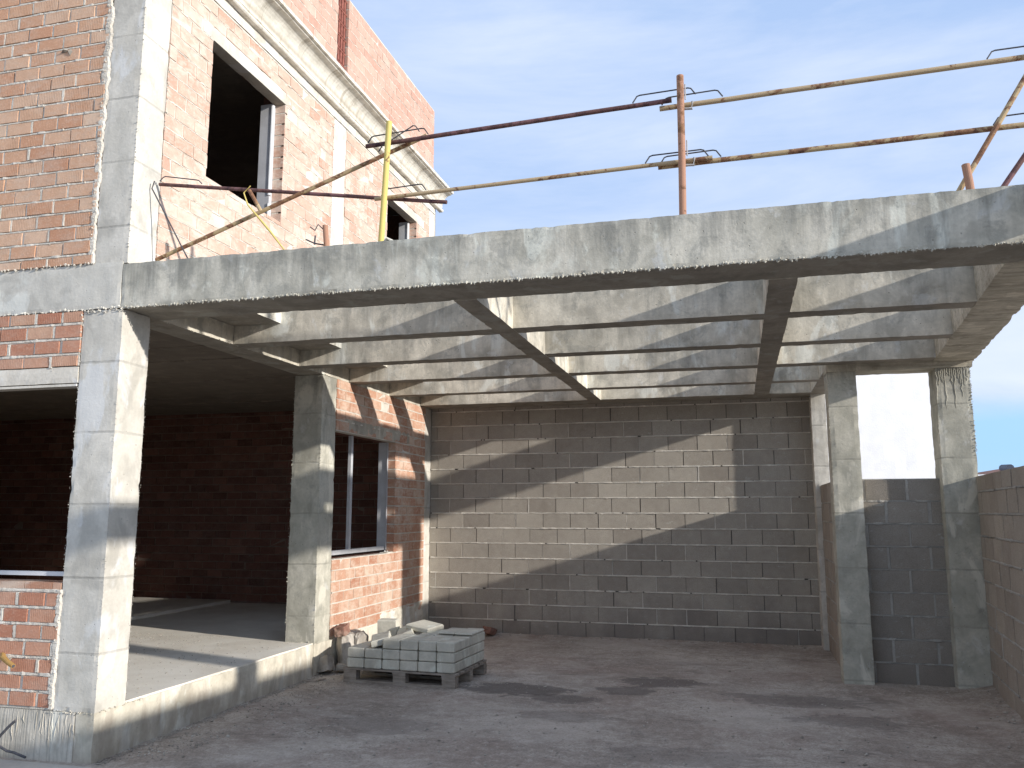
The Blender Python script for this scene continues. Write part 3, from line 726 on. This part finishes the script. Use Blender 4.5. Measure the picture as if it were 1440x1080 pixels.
# ================================================================== THE CONCRETE PERGOLA
perg = thing('concrete_pergola', 'raw concrete grid of open beams spanning the yard beside the house', 'pergola')
mb = MB(); e = XOUT(0)
mb.rough([(-.03, 0, ZB), (e, 0, ZB), (e, .44, ZB), (-.03, .44, ZB), (-.03, 0, ZT), (e, 0, ZT), (e, .44, ZT), (-.03, .44, ZT)], res=.03, chip=.011, amp=.003, seed=21)
mb.crumbs((0, -.002, ZB + .003), (e, -.002, ZB + .003), .011, (.004, .013), .007, keep=.9)
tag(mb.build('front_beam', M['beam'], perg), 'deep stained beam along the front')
XB = [(1.445, 1.65), (2.664, 2.865), (3.860, 4.065), (5.07, 5.26), (6.197, DW - .004)]
xr = 5.585
for i, (a, b) in enumerate(XB):
    xe = [XIN((a + b) / 2) + .02] * 3 + [xr - .01, xr - .01]
    mb = MB(); mb.rbox(.002, xe[i], a, b, ZB + .0015 * (i + 1), ZT - .003, res=.045, chip=.006, amp=.003, seed=30 + i)
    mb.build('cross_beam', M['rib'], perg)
for i, (a, b) in enumerate(((2.482, 2.662), (4.683, 4.874))):
    mb = MB(); ye = 6.2
    mb.rbox(a, b, .43, ye, ZB - .003, ZT - .0, res=.045, chip=.006, amp=.003, seed=40 + i)
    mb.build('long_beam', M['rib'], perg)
# slanting right-hand beam, carried on in front of the corner column
mb = MB(); y0, y1 = .40, 4.42
mb.rough([(XIN(y0), y0, ZB - .002), (XOUT(y0), y0, ZB - .002), (XOUT(y1), y1, ZB - .002), (XIN(y1), y1, ZB - .002),
          (XIN(y0), y0, ZT - .001), (XOUT(y0), y0, ZT - .001), (XOUT(y1), y1, ZT - .001), (XIN(y1), y1, ZT - .001)], res=.05, chip=.012, amp=.006, seed=50)
mb.build('side_beam', M['soffit'], perg)
mb = MB(); mb.rbox(6.11, 6.30, -3.4, -.01, 3.37, 3.62, res=.08, chip=.006, seed=51)
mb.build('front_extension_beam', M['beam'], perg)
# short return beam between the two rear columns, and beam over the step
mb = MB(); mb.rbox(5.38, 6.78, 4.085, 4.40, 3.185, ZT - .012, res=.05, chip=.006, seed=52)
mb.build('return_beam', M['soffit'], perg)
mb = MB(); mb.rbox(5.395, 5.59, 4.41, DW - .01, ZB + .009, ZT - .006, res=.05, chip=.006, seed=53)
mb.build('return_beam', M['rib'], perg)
cols = [((5.385, 5.675, 4.10, 4.40), 3.19, M['coldark'], 'left column of the pair at the rear step'),
        ((6.425, 6.755, 4.10, 4.42), 3.19, M['coldark'], 'right column of the pair, streaked with grout'),
        ((5.40, 5.585, 6.385, DW - .006), ZB + .01, M['col'], 'slim pale column against the rear block wall'),
        ((6.20, 6.44, .0, .32), ZB - .01, M['coldark'], 'front corner column'),
        ((6.12, 6.29, -3.39, -3.16), 3.37, M['coldark'], None)]
for i, (c, zt, m_, lb) in enumerate(cols):
    mb = MB(); mb.rbox(c[0], c[1], c[2], c[3], -.2, zt, res=.045, chip=.01, amp=.003, seed=60 + i)
    mb.crumbs((c[0], c[2], .1), (c[0], c[2], zt), .014, (.002, .006), .005, keep=.6)
    if i == 1:
        for q in range(16):
            x = 6.44 + q * .0195 + rnd(-.006, .006); z = 3.185; L = rnd(.05, .22) if q % 4 else rnd(.3, .6)
            P_ = [(x + noise.noise((q * 3., k * .7, 0)) * .016, 4.0995, z - L * k / 7) for k in range(8)]
            mb.tube(P_, [.0045] * 7 + [.0015], 6)
        mb.crumbs((6.752, 4.1, 2.3), (6.752, 4.1, 3.15), .008, (.003, .008), .006)
    o = mb.build('column', m_, perg)
    if lb: tag(o, lb)

# ================================================================== BLOCK WALLS
def blockwall(label, O, U, N, u0, u1, z1, mats, group='concrete block walls round the yard', rub=None, **kw):
    w = thing('block_wall', label, 'wall', None)
    mb = MB(); masonry(mb, O, U, N, u0, u1, -.15, z1, **kw)
    mb.build('masonry', mats, w)
    return w
w1 = blockwall('tall grey concrete block wall closing the back of the yard, crossed by slanting sunlight', (0, DW, 0), (1, 0, 0), (0, -1, 0), .002, 5.46, 3.45,
               [M['block'], M['mortar_block'], M['joint_dark']], ch=.214, bl=.40, bed=.016, perp=.010, uoff=.31, zoff=0, thick=.2, proud=.012, squeeze=.6, blob=.5, jit=.002, dry=True, body=2, lip=.005, rib=1.45, vfill=.22, drop=-.58)
w2 = blockwall('low dark block wall with wide mortar joints between the two rear columns', (0, 4.25, 0), (1, 0, 0), (0, -1, 0), 5.66, 6.45, 2.07,
               [M['block_dark'], M['mortar_grey']], ch=.23, bl=.40, bed=.02, perp=.028, uoff=.09, zoff=0, thick=.14, proud=.008, squeeze=1.3, blob=1.6, lip=-.002, vfill=.8)
w3 = blockwall('low block wall running back beside the slim pale column', (5.47, 0, 0), (0, 1, 0), (-1, 0, 0), 4.41, 6.38, 2.07,
               [M['block_warm'], M['mortar_grey']], ch=.23, bl=.40, bed=.02, perp=.02, zoff=0, thick=.13, proud=.006, squeeze=.8, blob=1)
a = Vector((6.37 + .09 * -4.5, -4.5, 0)); b = Vector((6.37 + .09 * 4.1, 4.1, 0)); dv = (b - a)
w4 = blockwall('brownish boundary block wall along the right side of the yard', a, dv, Vector((-dv.y, dv.x, 0)), 0, dv.length, 2.08,
               [M['block_warm'], M['mortar_grey']], ch=.214, bl=.40, bed=.018, perp=.012, zoff=0, thick=.2, proud=.010, squeeze=1., blob=1, lip=.004, rib=1.3, vfill=.3, drop=-.35)

# ================================================================== GROUND
def gh(x, y):
    h = noise.noise((x * .8, y * .8, 0)) * .012 + noise.noise((x * 3, y * 3, 2)) * .006 + noise.noise((x * 11, y * 11, 5)) * .0025
    d = max(0, 1 - abs(x - (6.37 + .09 * y)) / .6) if -5 < y < 4.2 else 0
    d2 = max(0, 1 - abs(y - DW) / .5) if 0 < x < 5.6 else 0
    d3 = max(0, 1 - abs(y - 4.2) / .7) if x > 5.2 else 0
    n = .6 + .4 * noise.noise((x * 2.3, y * 2.3, 7))
    h += (.10 * d ** 2 + .045 * d2 ** 2 + .045 * d3) * n
    h -= .02 * max(0, min(1, (.6 - y) / 1.2))
    return h
def axis(lo, hi, step, far):
    v = [-900, -300, -100, -40, -20] if far < 0 else []
    x = lo
    while x <= hi + 1e-6: v.append(x); x += step
    return v + [20, 40, 100, 300, 900]
xs = axis(-6.0, 8.0, .06, -1); ys = axis(-6.0, 7.2, .06, -1)
mb = MB(); nx = len(xs)
for yv in ys:
    for xv in xs:
        inside = -6.5 < xv < 8.2 and -6.5 < yv < 7.4
        mb.v.append((xv, yv, gh(xv, yv) if inside else -.03))
for j in range(len(ys) - 1):
    for i in range(nx - 1):
        mb.f.append((j * nx + i, j * nx + i + 1, (j + 1) * nx + i + 1, (j + 1) * nx + i)); mb.m.append(0); mb.t.append(.5)
tag(mb.build('ground', M['ground'], smooth=True), 'dusty concrete yard floor strewn with dirt and small stones', kind='structure')
# smooth pavement in front of the plot
mb = MB(); nxp = 60
mb.rough([(-14, -7, -.2), (.75, -7, -.2), (.75, -.12, -.2), (-14, -.03, -.2), (-14, -7, .012), (.75, -7, .012), (.75, -.12, .012), (-14, -.03, .012)], res=.08, chip=.006, amp=.003, seed=70)
tag(mb.build('pavement', M['pave']), 'smooth pale pavement in front of the house corner', kind='structure')
# loose grit
mb = MB()
for i in range(11000):
    if i % 3 == 0: x, y = rnd(.02, .5) ** 1.0, rnd(0.1, 6.4)
    else: x, y = rnd(.05, 6.3), rnd(-.6, 6.6)
    if x > 6.2 + .09 * y: continue
    if rnd(0, 1) > .35 + .9 * noise.noise((x * 1.6, y * 1.6, 4)): continue
    r = (abs(random.gauss(0, .004)) + .002) * (1.25 if y < 2 else 1)
    mb.lump((x, y, gh(x, y) + r * .3), r, tint=rnd(0, 1), sq=.7)
for i in range(150):
    x, y = rnd(.1, 6.2), rnd(-.4, 6.5); r = rnd(.008, .02)
    mb.lump((x, y, gh(x, y) + r * .2), r, sq=.55)
for i in range(220):   # along the foot of the walls
    if i % 2: x, y = rnd(.3, 5.3), DW - abs(random.gauss(.02, .08)) - .02
    else: y = rnd(-.5, 4.0); x = 6.37 + .09 * y - abs(random.gauss(.03, .10)) - .02
    r = rnd(.006, .022); mb.lump((x, y, gh(x, y) + r * .2), r, sq=.6)
for i in range(500):
    x = rnd(.0, .07); y = rnd(.0, 3.6); mb.lump((x + .01, y, gh(x, y) + .004), rnd(.004, .013), sq=.7)
for i in range(700):   # grit on the floor by the opening
    x = rnd(-1.6, -.1) if i % 2 else rnd(-2.5, -1.2); y = rnd(.4, 3.1) if i % 2 else rnd(2.7, 3.4)
    mb.lump((x, y, ZK + .002), rnd(.003, .009), sq=.7)
tag(mb.build('gravel', M['rubble']), 'loose grit and crumbs of concrete scattered over the yard', kind='stuff')

# ================================================================== PALLET AND PAVING SLABS
ang = R(-3.5)
PX = lambda u, v, z: (.43 + (.925 * u) * math.cos(ang) - (.765 * v) * math.sin(ang), 3.045 + (.925 * u) * math.sin(ang) + (.765 * v) * math.cos(ang), z)
def obox(mb, u0, u1, v0, v1, z0, z1, bev=0., mat=0, tint=.5):
    if bev:
        P = []
        for z, i in ((z0, 0), (z0, 1), (z1, 1), (z1, 0)): pass
        rings = []
        for z, ins in ((z0, bev), (z0 + bev, 0), (z1 - bev, 0), (z1, bev)):
            base = len(mb.v)
            a0, a1, b0, b1 = u0 + ins, u1 - ins, v0 + ins, v1 - ins; c = bev if not ins else bev * .5
            for q in ((a0 + c, b0), (a1 - c, b0), (a1, b0 + c), (a1, b1 - c), (a1 - c, b1), (a0 + c, b1), (a0, b1 - c), (a0, b0 + c)):
                mb.v.append(PX(q[0], q[1], z))
            rings.append(base)
        for a, b in zip(rings, rings[1:]):
            for k in range(8):
                mb.f.append((a + k, a + (k + 1) % 8, b + (k + 1) % 8, b + k)); mb.m.append(mat); mb.t.append(tint)
        mb.f.append(tuple(rings[0] + k for k in reversed(range(8)))); mb.m.append(mat); mb.t.append(tint)
        mb.f.append(tuple(rings[-1] + k for k in range(8))); mb.m.append(mat); mb.t.append(tint)
    else:
        mb.hexa([PX(u0, v0, z0), PX(u1, v0, z0), PX(u1, v1, z0), PX(u0, v1, z0), PX(u0, v0, z1), PX(u1, v0, z1), PX(u1, v1, z1), PX(u0, v1, z1)], mat, tint)
GZ = .012
pal = thing('pallet', 'weathered wooden pallet on the yard floor loaded with paving slabs', 'pallet')
for v in (0, .53, 1.06):
    mb = MB(); obox(mb, 0, 1.34, v, v + .12, GZ - .01, GZ + .016); mb.build('bottom_board', M['wood'], pal)
    for u in (0, .60, 1.18):
        mb = MB(); obox(mb, u + rnd(0, .01), u + .15 + rnd(0, .015), v + .005, v + .115, GZ + .017, GZ + .095); mb.build('spacer_block', M['wood'], pal)
for u in (0, .60, 1.18):
    mb = MB(); obox(mb, u, u + .155, 0, 1.18, GZ + .096, GZ + .113); mb.build('stringer_board', M['wood'], pal)
for k in range(7):
    mb = MB(); v = k * .177; obox(mb, -.005 + rnd(0, .01), 1.345 + rnd(-.01, .01), v, v + .125, GZ + .114, GZ + .132); mb.build('top_board', M['wood'], pal)
ZP = GZ + .134
CN = ['first', 'second', 'third', 'fourth', 'fifth', 'sixth']
LN = ['bottom', 'middle', 'top']
GR = 'concrete paving slabs stacked on the pallet'
pw = .2165
for row, (v0, v1) in enumerate(((.015, .585), (.60, 1.17))):
    for c in range(6):
        nl = 3
        if c < 2: nl = 2
        if row == 0 and c == 1: nl = 2
        if row == 1 and c < 3: nl = 2 if c != 1 else 1
        for l in range(nl):
            mb = MB(); u0 = .03 + c * pw + rnd(-.004, .004); dv_ = rnd(-.012, .012); z0 = ZP + l * .1005
            obox(mb, u0 + .004, u0 + pw - .006, v0 + dv_, v1 + dv_ - .01, z0 + .001, z0 + .0965, .0095)
            # dark lifting groove along the sides of each slab
            o = mb.build('paving_slab', M['paver'])
            tag(o, '%s slab of the %s column from the left in the %s row on the pallet' % (LN[l], CN[c], ('front', 'rear')[row]), 'paving slab', GR)
def loose(label, c, rot, size, mat='paver', name='paving_slab', cat='paving slab', grp=GR, bev=.012):
    mb = MB(); x, y, z = [s / 2 for s in size]; b = bev
    rings = []
    for zz, ins in ((-z, b), (-z + b, 0), (z - b, 0), (z, b)):
        base = len(mb.v)
        for sx, sy in ((-1, -1), (1, -1), (1, 1), (-1, 1)):
            mb.v.append((sx * (x - ins) + rnd(-.004, .004), sy * (y - ins) + rnd(-.004, .004), zz))
        rings.append(base)
    for a, b_ in zip(rings, rings[1:]):
        for k in range(4): mb.f.append((a + k, a + (k + 1) % 4, b_ + (k + 1) % 4, b_ + k)); mb.m.append(0); mb.t.append(.5)
    mb.f.append(tuple(rings[0] + k for k in reversed(range(4)))); mb.m.append(0); mb.t.append(.5)
    mb.f.append(tuple(rings[-1] + k for k in range(4))); mb.m.append(0); mb.t.append(.5)
    o = mb.build(name, M[mat]); o.location = c; o.rotation_euler = rot
    return tag(o, label, cat, grp)
p = PX(1.02, .86, ZP + .303); loose('extra slab lying flat on the rear right corner of the stack', (p[0], p[1], ZP + .315), (0, 0, ang), (.19, .38, .025))
p = PX(1.23, .86, 0); loose('thin slab on the far right edge of the stack top', (p[0], p[1], ZP + .316), (0, 0, ang + .02), (.19, .40, .028))
p = PX(.16, .93, 0); loose('pale slab standing on edge at the rear left of the pallet', (p[0], p[1], ZP + .305), (R(4), 0, ang + .1), (.22, .12, .20))
p = PX(.42, .86, 0); loose('slab tilted up on its side behind the gap in the stack', (p[0], p[1], ZP + .27), (R(6), R(-22), ang + .35), (.19, .36, .09))
p = PX(.62, .98, 0); loose('pale slab leaning across the rear row of the stack', (p[0], p[1], ZP + .335), (R(2), R(8), ang - .15), (.28, .34, .06))
p = PX(.33, .3, 0); loose('loose slab sloping down into the low corner of the stack', (p[0], p[1], ZP + .262), (R(2), R(-13), ang + .45), (.20, .40, .07))

# ================================================================== RUBBLE
def rock(name, label, cat, c, r, mat, sc=(1, 1, 1), grp=None, seed=0, cube=.5):
    mb = MB(); n = 7; idx = {}
    for i in range(n + 1):
        for j in range(n + 1):
            for k in range(n + 1):
                if 0 < i < n and 0 < j < n and 0 < k < n: continue
                p = Vector((i / n * 2 - 1, j / n * 2 - 1, k / n * 2 - 1)); q = p.normalized().lerp(p, cube)
                q *= 1 + .16 * noise.noise(q * 1.4 + Vector((seed, 0, 0))) + .06 * noise.noise(q * 5 + Vector((seed, 3, 0)))
                idx[i, j, k] = len(mb.v); mb.v.append((q.x * r * sc[0], q.y * r * sc[1], q.z * r * sc[2]))
    def F(*a): mb.f.append(tuple(idx[x] for x in a)); mb.m.append(0); mb.t.append(.5)
    for i in range(n):
        for j in range(n):
            F((i, j, 0), (i, j + 1, 0), (i + 1, j + 1, 0), (i + 1, j, 0)); F((i, j, n), (i + 1, j, n), (i + 1, j + 1, n), (i, j + 1, n))
            F((i, 0, j), (i + 1, 0, j), (i + 1, 0, j + 1), (i, 0, j + 1)); F((i, n, j), (i, n, j + 1), (i + 1, n, j + 1), (i + 1, n, j))
            F((0, i, j), (0, i, j + 1), (0, i + 1, j + 1), (0, i + 1, j)); F((n, i, j), (n, i + 1, j), (n, i + 1, j + 1), (n, i, j + 1))
    o = mb.build(name, M[mat]); o.location = c; o.rotation_euler = (.25 * math.sin(seed * 3), .25 * math.cos(seed * 5), seed * 2.1)
    return tag(o, label, cat, grp)
GG = 'rubble heaped beside the pallet'
rock('concrete_lump', 'largest broken concrete lump in the heap between column and pallet', 'rubble', (.15, 3.70, .20), .13, 'rubble', (1, .8, 1.5), GG, 1.1)
rock('broken_brick', 'reddish broken brick lying on top of the concrete lumps', 'brick', (.12, 3.62, .43), .075, 'brick_lump', (1.3, .8, .7), None, 2.3, .8)
rock('concrete_lump', 'upright rounded concrete lump nearest the pallet corner', 'rubble', (.27, 3.78, .22), .11, 'rubble', (.8, .8, 1.7), GG, .4)
rock('concrete_lump', 'small square concrete lump at the foot of the inner column', 'rubble', (.05, 3.38, .10), .075, 'rubble', (1, 1, 1.1), GG, 3.7, .8)
rock('concrete_lump', 'grey lump leaning on the brick wall behind the heap', 'rubble', (.09, 3.95, .22), .12, 'rubble', (.7, 1, 1.5), GG, 5.2)
rock('concrete_lump', 'low flat lump in front of the heap', 'rubble', (.2, 3.5, .05), .06, 'rubble', (1.3, 1, .7), GG, 6.2)
rock('broken_brick', 'brown brick fragment lying at the foot of the rear block wall', 'brick', (.98, 6.5, .075), .085, 'brick_lump', (1.7, .8, .6), None, 8.2, .7)
for k, (x, y, l) in enumerate([(.06, 2.95, 'thin splinter of wood by the kerb near the inner column'), (.14, 3.05, 'second thin wood splinter lying beside the kerb')]):
    mb = MB(); mb.box(-.07, .07, -.012, .012, -.004, .006); o = mb.build('wood_splinter', M['wood']); o.location = (x + .03, y, gh(x, y) + .012); o.rotation_euler = (0, .05, .5 + k * .9)
    tag(o, l, 'debris')

# ================================================================== GUARD RAILS ON THE FRONT BEAM
RY = .25
def tube_thing(name, label, cat, pts, r, mat, grp=None, loops=(), wob=.002):
    t = thing(name, label, cat, grp)
    P = []
    for a, b in zip(pts, pts[1:]):
        a, b = Vector(a), Vector(b); n = max(2, int((b - a).length / .15))
        for i in range(n + (b == Vector(pts[-1]))):
            p = a.lerp(b, i / n); P.append(p + noise.noise_vector(p * 3) * wob)
    mb = MB(); mb.tube(P, r, 12); mb.build('tube', M[mat], t, smooth=False)
    for lp in loops:
        mb = MB(); mb.tube(lp, .0048, 6); mb.build('hoop', M['wire'], t)
    return t
GRL = 'rusty telescopic tubes of the guard rail on the pergola'
def hoop(x0, z0, x1, z1, h=.045, y=RY - .012, k=.03):
    return [(x0, y, z0), (x0 + k, y, z0 + h), (x0 + k + .02, y, z0 + h + .006), (x1 - k - .02, y, z1 + h + .006), (x1 - k, y, z1 + h), (x1, y, z1)]
tube_thing('guard_rail', 'dark rusty top rail between the yellow post and the red post', 'guard rail', [(1.842, RY, 4.437), (4.10, RY, 4.508)], .0165, 'rust_dark', GRL,
           [hoop(1.86, 4.455, 2.34, 4.47), hoop(3.836, 4.515, 4.26, 4.525)])
tube_thing('guard_rail', 'ochre top rail running right from the red post', 'guard rail', [(4.015, RY + .04, 4.475), (6.6, RY + .04, 4.535)], .0175, 'rust_pale', GRL,
           [hoop(4.03, 4.495, 4.437, 4.506, y=RY + .03), hoop(6.048, 4.54, 6.45, 4.545, y=RY + .03)])
tube_thing('guard_rail', 'ochre middle rail between the yellow post and the red post', 'guard rail', [(1.923, RY, 4.017), (4.356, RY, 4.066)], .0145, 'rust_pale', GRL,
           [hoop(3.912, 4.07, 4.33, 4.075), hoop(1.98, 4.03, 2.33, 4.04)])
tube_thing('guard_rail', 'ochre middle rail running right from the red post', 'guard rail', [(3.994, RY + .04, 4.054), (6.6, RY + .04, 4.09)], .0175, 'rust_yellow', GRL,
           [hoop(4.008, 4.07, 4.411, 4.08, y=RY + .03), hoop(6.05, 4.10, 6.45, 4.11, y=RY + .03)])
tube_thing('guard_rail', 'dark thin rail from the house corner past the yellow post', 'guard rail', [(.034, RY + .02, 4.335), (2.468, RY + .05, 3.958)], .0145, 'rust_dark', GRL,
           [hoop(.06, 4.345, .45, 4.285, .03)])
tube_thing('guard_rail', 'rusty yellow tube sloping up from the beam to the yellow post', 'guard rail', [(.08, RY - .02, 3.69), (2.306, RY + .05, 4.492)], .016, 'rust_yellow', GRL,
           [hoop(1.95, 4.38, 2.27, 4.50, .045)])
tube_thing('guard_rail', 'ochre brace leaning over the right end of the beam', 'guard rail', [(5.788, RY, 3.63), (6.40, RY, 4.64)], .0165, 'rust_yellow', GRL)
tube_thing('guard_rail', 'dark leaning tube at the far right end of the beam', 'guard rail', [(6.02, RY, 3.62), (6.40, RY, 4.16)], .0165, 'rust_dark', GRL)
GRP = 'upright posts of the guard rail'
def post(label, x0, z0, x1, z1, r, mat, y=.2, bracket=None, grp=GRP):
    t = thing('guard_post', label, 'post', grp)
    mb = MB(); mb.tube([(x0, y, z0), ((x0 + x1) / 2 + .002, y, (z0 + z1) / 2), (x1, y, z1)], r, 16); mb.tube([(x1, y, z1 - .001), (x1, y, z1 + .002)], [r * .8, r * .8], 16)
    mb.build('tube', M[mat], t)
    if bracket:
        for z in bracket:
            b = MB(); b.tube([(x1 + .01, y + .02, z), (x1 + .07, y + .02, z - .005), (x1 + .075, y + .03, z + .05)], .009, 6); b.tube([(x1 + .03, y + .01, z + .06), (x1 + .03, y + .01, z + .17)], .005, 5)
            b.build('hook', M['grip'], t)
    return t
post('yellow painted guard post standing on the left part of the beam', 2.0, 3.6, 2.046, 4.585, .0215, 'yellow')
post('reddish primer guard post standing in the middle of the beam', 4.152, 3.6, 4.163, 4.65, .024, 'redprimer', bracket=(4.42, 4.02))
post('short red post stub beside the leaning brace', 5.875, 3.6, 5.856, 3.83, .024, 'redprimer', bracket=None)
post('short red stub with bent wires on the roof edge left of the yellow post', 1.573, 3.6, 1.553, 3.83, .02, 'redprimer')
mb = MB(); mb.tube([(1.54, .2, 3.80), (1.50, .19, 3.84), (1.47, .2, 3.80), (1.43, .2, 3.83)], .005, 6); mb.tube([(1.55, .2, 3.68), (1.47, .2, 3.70), (1.40, .2, 3.735)], .006, 6); mb.tube([(1.47, .2, 3.69), (1.475, .2, 3.76)], .006, 6)
tag(mb.build('bent_wire', M['wire']), 'bent rusty tie wires beside the short red stub', 'wire')
mb = MB(); mb.tube([(2.02, .17, 3.63), (2.08, .13, 3.665), (2.13, .15, 3.64), (2.14, .2, 3.61)], .009, 6)
tag(mb.build('rope_end', M['mortar_edge']), 'pale loop of rope at the foot of the yellow post', 'rope')
ht = thing('hinged_clamp', 'yellow hinged clamp hanging from the dark rail in front of the upper window', 'clamp')
mb = MB(); mb.tube([(.90, .2, 4.17), (.95, .2, 4.09), (1.01, .2, 3.99)], .015, 8); mb.build('sleeve', M['rust_yellow'], ht)
mb = MB(); mb.tube([(.915, .19, 4.2), (.86, .19, 4.15), (.9, .19, 4.05), (1.03, .2, 3.90), (1.10, .2, 3.82), (1.23, .2, 3.66)], [.005, .005, .006, .009, .009, .005], 6); mb.build('bar', M['yellow'], ht)
mb = MB(); mb.tube([(.05, .19, 4.33), (.03, .19, 4.27), (.16, .2, 4.05), (.31, .2, 3.80), (.42, .2, 3.62)], .0055, 6)
tag(mb.build('hanging_wire', M['wire']), 'thin wire hanging from the left end of the dark rail', 'wire')

# rebar ends at bottom left
mb = MB(); mb.tube([(-.90, -.12, .01), (-.76, -.10, .10), (-.696, -.10, .158), (-.629, -.10, .224), (-.572, -.10, .271)], .010, 7)
tag(mb.build('rebar', M['wire']), 'black bent rebar end sticking up at the lower left corner', 'rebar')
mb = MB(); mb.tube([(-.95, -.14, .12), (-.80, -.11, .11), (-.688, -.1, .086), (-.625, -.1, .062), (-.561, -.1, .055), (-.462, -.1, .030)], .009, 7)
tag(mb.build('cable', M['wire']), 'black cable end lying along the footing at the lower left', 'cable')

# ================================================================== BEYOND THE YARD
nb = thing('white_house', 'plain white rendered house behind the low dark block wall', 'house')
mb = MB(); O = Vector((5.2, 8.2, 0)); U = Vector((math.cos(R(8)), math.sin(R(8)), 0)); V = Vector((-U.y, U.x, 0))
L = 2.45
def nbx(u0, u1, v0, v1, z0, z1, res=.15, amp=.006, ch=.01, seed=0):
    mb.rough([O + U * u0 + V * v0 + Vector((0, 0, z0)), O + U * u1 + V * v0 + Vector((0, 0, z0)), O + U * u1 + V * v1 + Vector((0, 0, z0)), O + U * u0 + V * v1 + Vector((0, 0, z0)),
              O + U * u0 + V * v0 + Vector((0, 0, z1)), O + U * u1 + V * v0 + Vector((0, 0, z1)), O + U * u1 + V * v1 + Vector((0, 0, z1)), O + U * u0 + V * v1 + Vector((0, 0, z1))], res=res, amp=amp, chip=ch, seed=seed)
nbx(0, L, 0, 5, -.2, 5.0, seed=90)
mb.build('wall', M['white_wall'], nb)
mb = MB(); nbx(-.15, L + .08, -.1, 5.15, 5.0, 5.15, seed=91); mb.build('roof', M['tile'], nb)
# distant house whose ridge just clears the right boundary wall
fh = thing('distant_house', 'distant white house whose tiled ridge just shows above the right boundary wall', 'house')
mb = MB(); mb.box(8.9, 15, 14, 19, -.2, 2.49); mb.build('wall', M['white_wall'], fh)
mb = MB(); mb.hexa([(9.55, 13.8, 2.495), (15.2, 13.8, 2.495), (15.2, 19.2, 2.495), (9.55, 19.2, 2.495), (9.75, 14.1, 2.62), (15, 15, 2.95), (15, 18, 2.95), (9.75, 18, 2.62)]); mb.build('roof', M['tile'], fh)
mb = MB(); mb.tube([(9.72, 13.7, 2.60), (9.72, 14.2, 2.62)], .075, 10); mb.build('ridge_tile', M['tile_dark'], fh)

# ================================================================== LIGHT
SUN = Vector((1, -.28, .297)).normalized()     # towards the sun
elev = math.asin(SUN.z); az = math.atan2(SUN.x, SUN.y)
w = D.worlds.new('World'); scene.world = w; w.use_nodes = True
nt = w.node_tree
for n in list(nt.nodes): nt.nodes.remove(n)
t = NT(nt)
sky = t.n('ShaderNodeTexSky', sky_type='NISHITA'); sky.sun_disc = False; sky.sun_elevation = elev; sky.sun_rotation = az
sky.air_density = 1.0; sky.dust_density = 1.6; sky.ozone_density = 1.6
tc = t.n('ShaderNodeTexCoord'); mp = t.n('ShaderNodeMapping'); nt.links.new(tc.outputs['Generated'], mp.inputs['Vector'])
mp.inputs['Scale'].default_value = (1, 1.2, 4.2); mp.inputs['Rotation'].default_value = (0, .22, 0)
c1 = t.noise(mp.outputs['Vector'], 1.5, 7, .58, .5)
mp2 = t.n('ShaderNodeMapping'); nt.links.new(tc.outputs['Generated'], mp2.inputs['Vector']); mp2.inputs['Scale'].default_value = (1.4, 1.4, 7); mp2.inputs['Location'].default_value = (2, 3, 1)
c2 = t.noise(mp2.outputs['Vector'], 2.6, 7, .6, .4)
cl = t.step(t.math('ADD', t.math('MULTIPLY', c1, .65), t.math('MULTIPLY', c2, .35)), .38, .66, .0, .85)
haze = t.mix(.8, sky.outputs['Color'], (4.1, 5.6, 8.5))
col = t.mix(cl, haze, (6.2, 6.9, 8.3))
sz = t.n('ShaderNodeSeparateXYZ'); nt.links.new(tc.outputs['Generated'], sz.inputs[0])
zz = t.math('ADD', sz.outputs[2], t.math('MULTIPLY', t.math('SUBTRACT', c1, .5), .05))
gap = t.math('MULTIPLY', t.step(zz, .095, .125, 1, 0), t.step(zz, -.02, .06, .45, .9))
col = t.mix(gap, col, (3.3, 5.7, 8.4))
wb = t.math('MULTIPLY', t.step(zz, .11, .14, 0, 1), t.step(zz, .14, .34, .55, 0))
col = t.mix(wb, col, (6.8, 7.4, 8.3))
bg = t.n('ShaderNodeBackground'); nt.links.new(col, bg.inputs['Color']); bg.inputs['Strength'].default_value = .132
o = t.n('ShaderNodeOutputWorld'); nt.links.new(bg.outputs[0], o.inputs[0])
sl = D.lights.new('sun', 'SUN'); sl.energy = 5.0; sl.angle = R(1.0); sl.color = (1, .955, .895)
so = D.objects.new('sun', sl); COL.objects.link(so); so.rotation_euler = SUN.to_track_quat('Z', 'Y').to_euler(); so.location = (20, -6, 8)

# ================================================================== CAMERA
cam = D.cameras.new('camera'); cam.lens = 1185 / 1440 * 36; cam.sensor_width = 36; cam.clip_end = 3000; cam.clip_start = .05
co = D.objects.new('camera', cam); COL.objects.link(co)
ya, pi_, ro = R(14.92), R(8.62), R(.04)
f = Vector((-math.sin(ya) * math.cos(pi_), math.cos(ya) * math.cos(pi_), math.sin(pi_))); r = Vector((math.cos(ya), math.sin(ya), 0)); u = r.cross(f)
co.matrix_world = Matrix(((r.x, u.x, -f.x, 4.436), (r.y, u.y, -f.y, -5.242), (r.z, u.z, -f.z, 1.732), (0, 0, 0, 1)))
scene.camera = co
scene.view_settings.view_transform = 'Standard'; scene.view_settings.look = 'None'; scene.view_settings.exposure = 0
scene.render.engine = 'CYCLES'; scene.cycles.max_bounces = 8; scene.cycles.diffuse_bounces = 5
scene.cycles.use_denoising = True
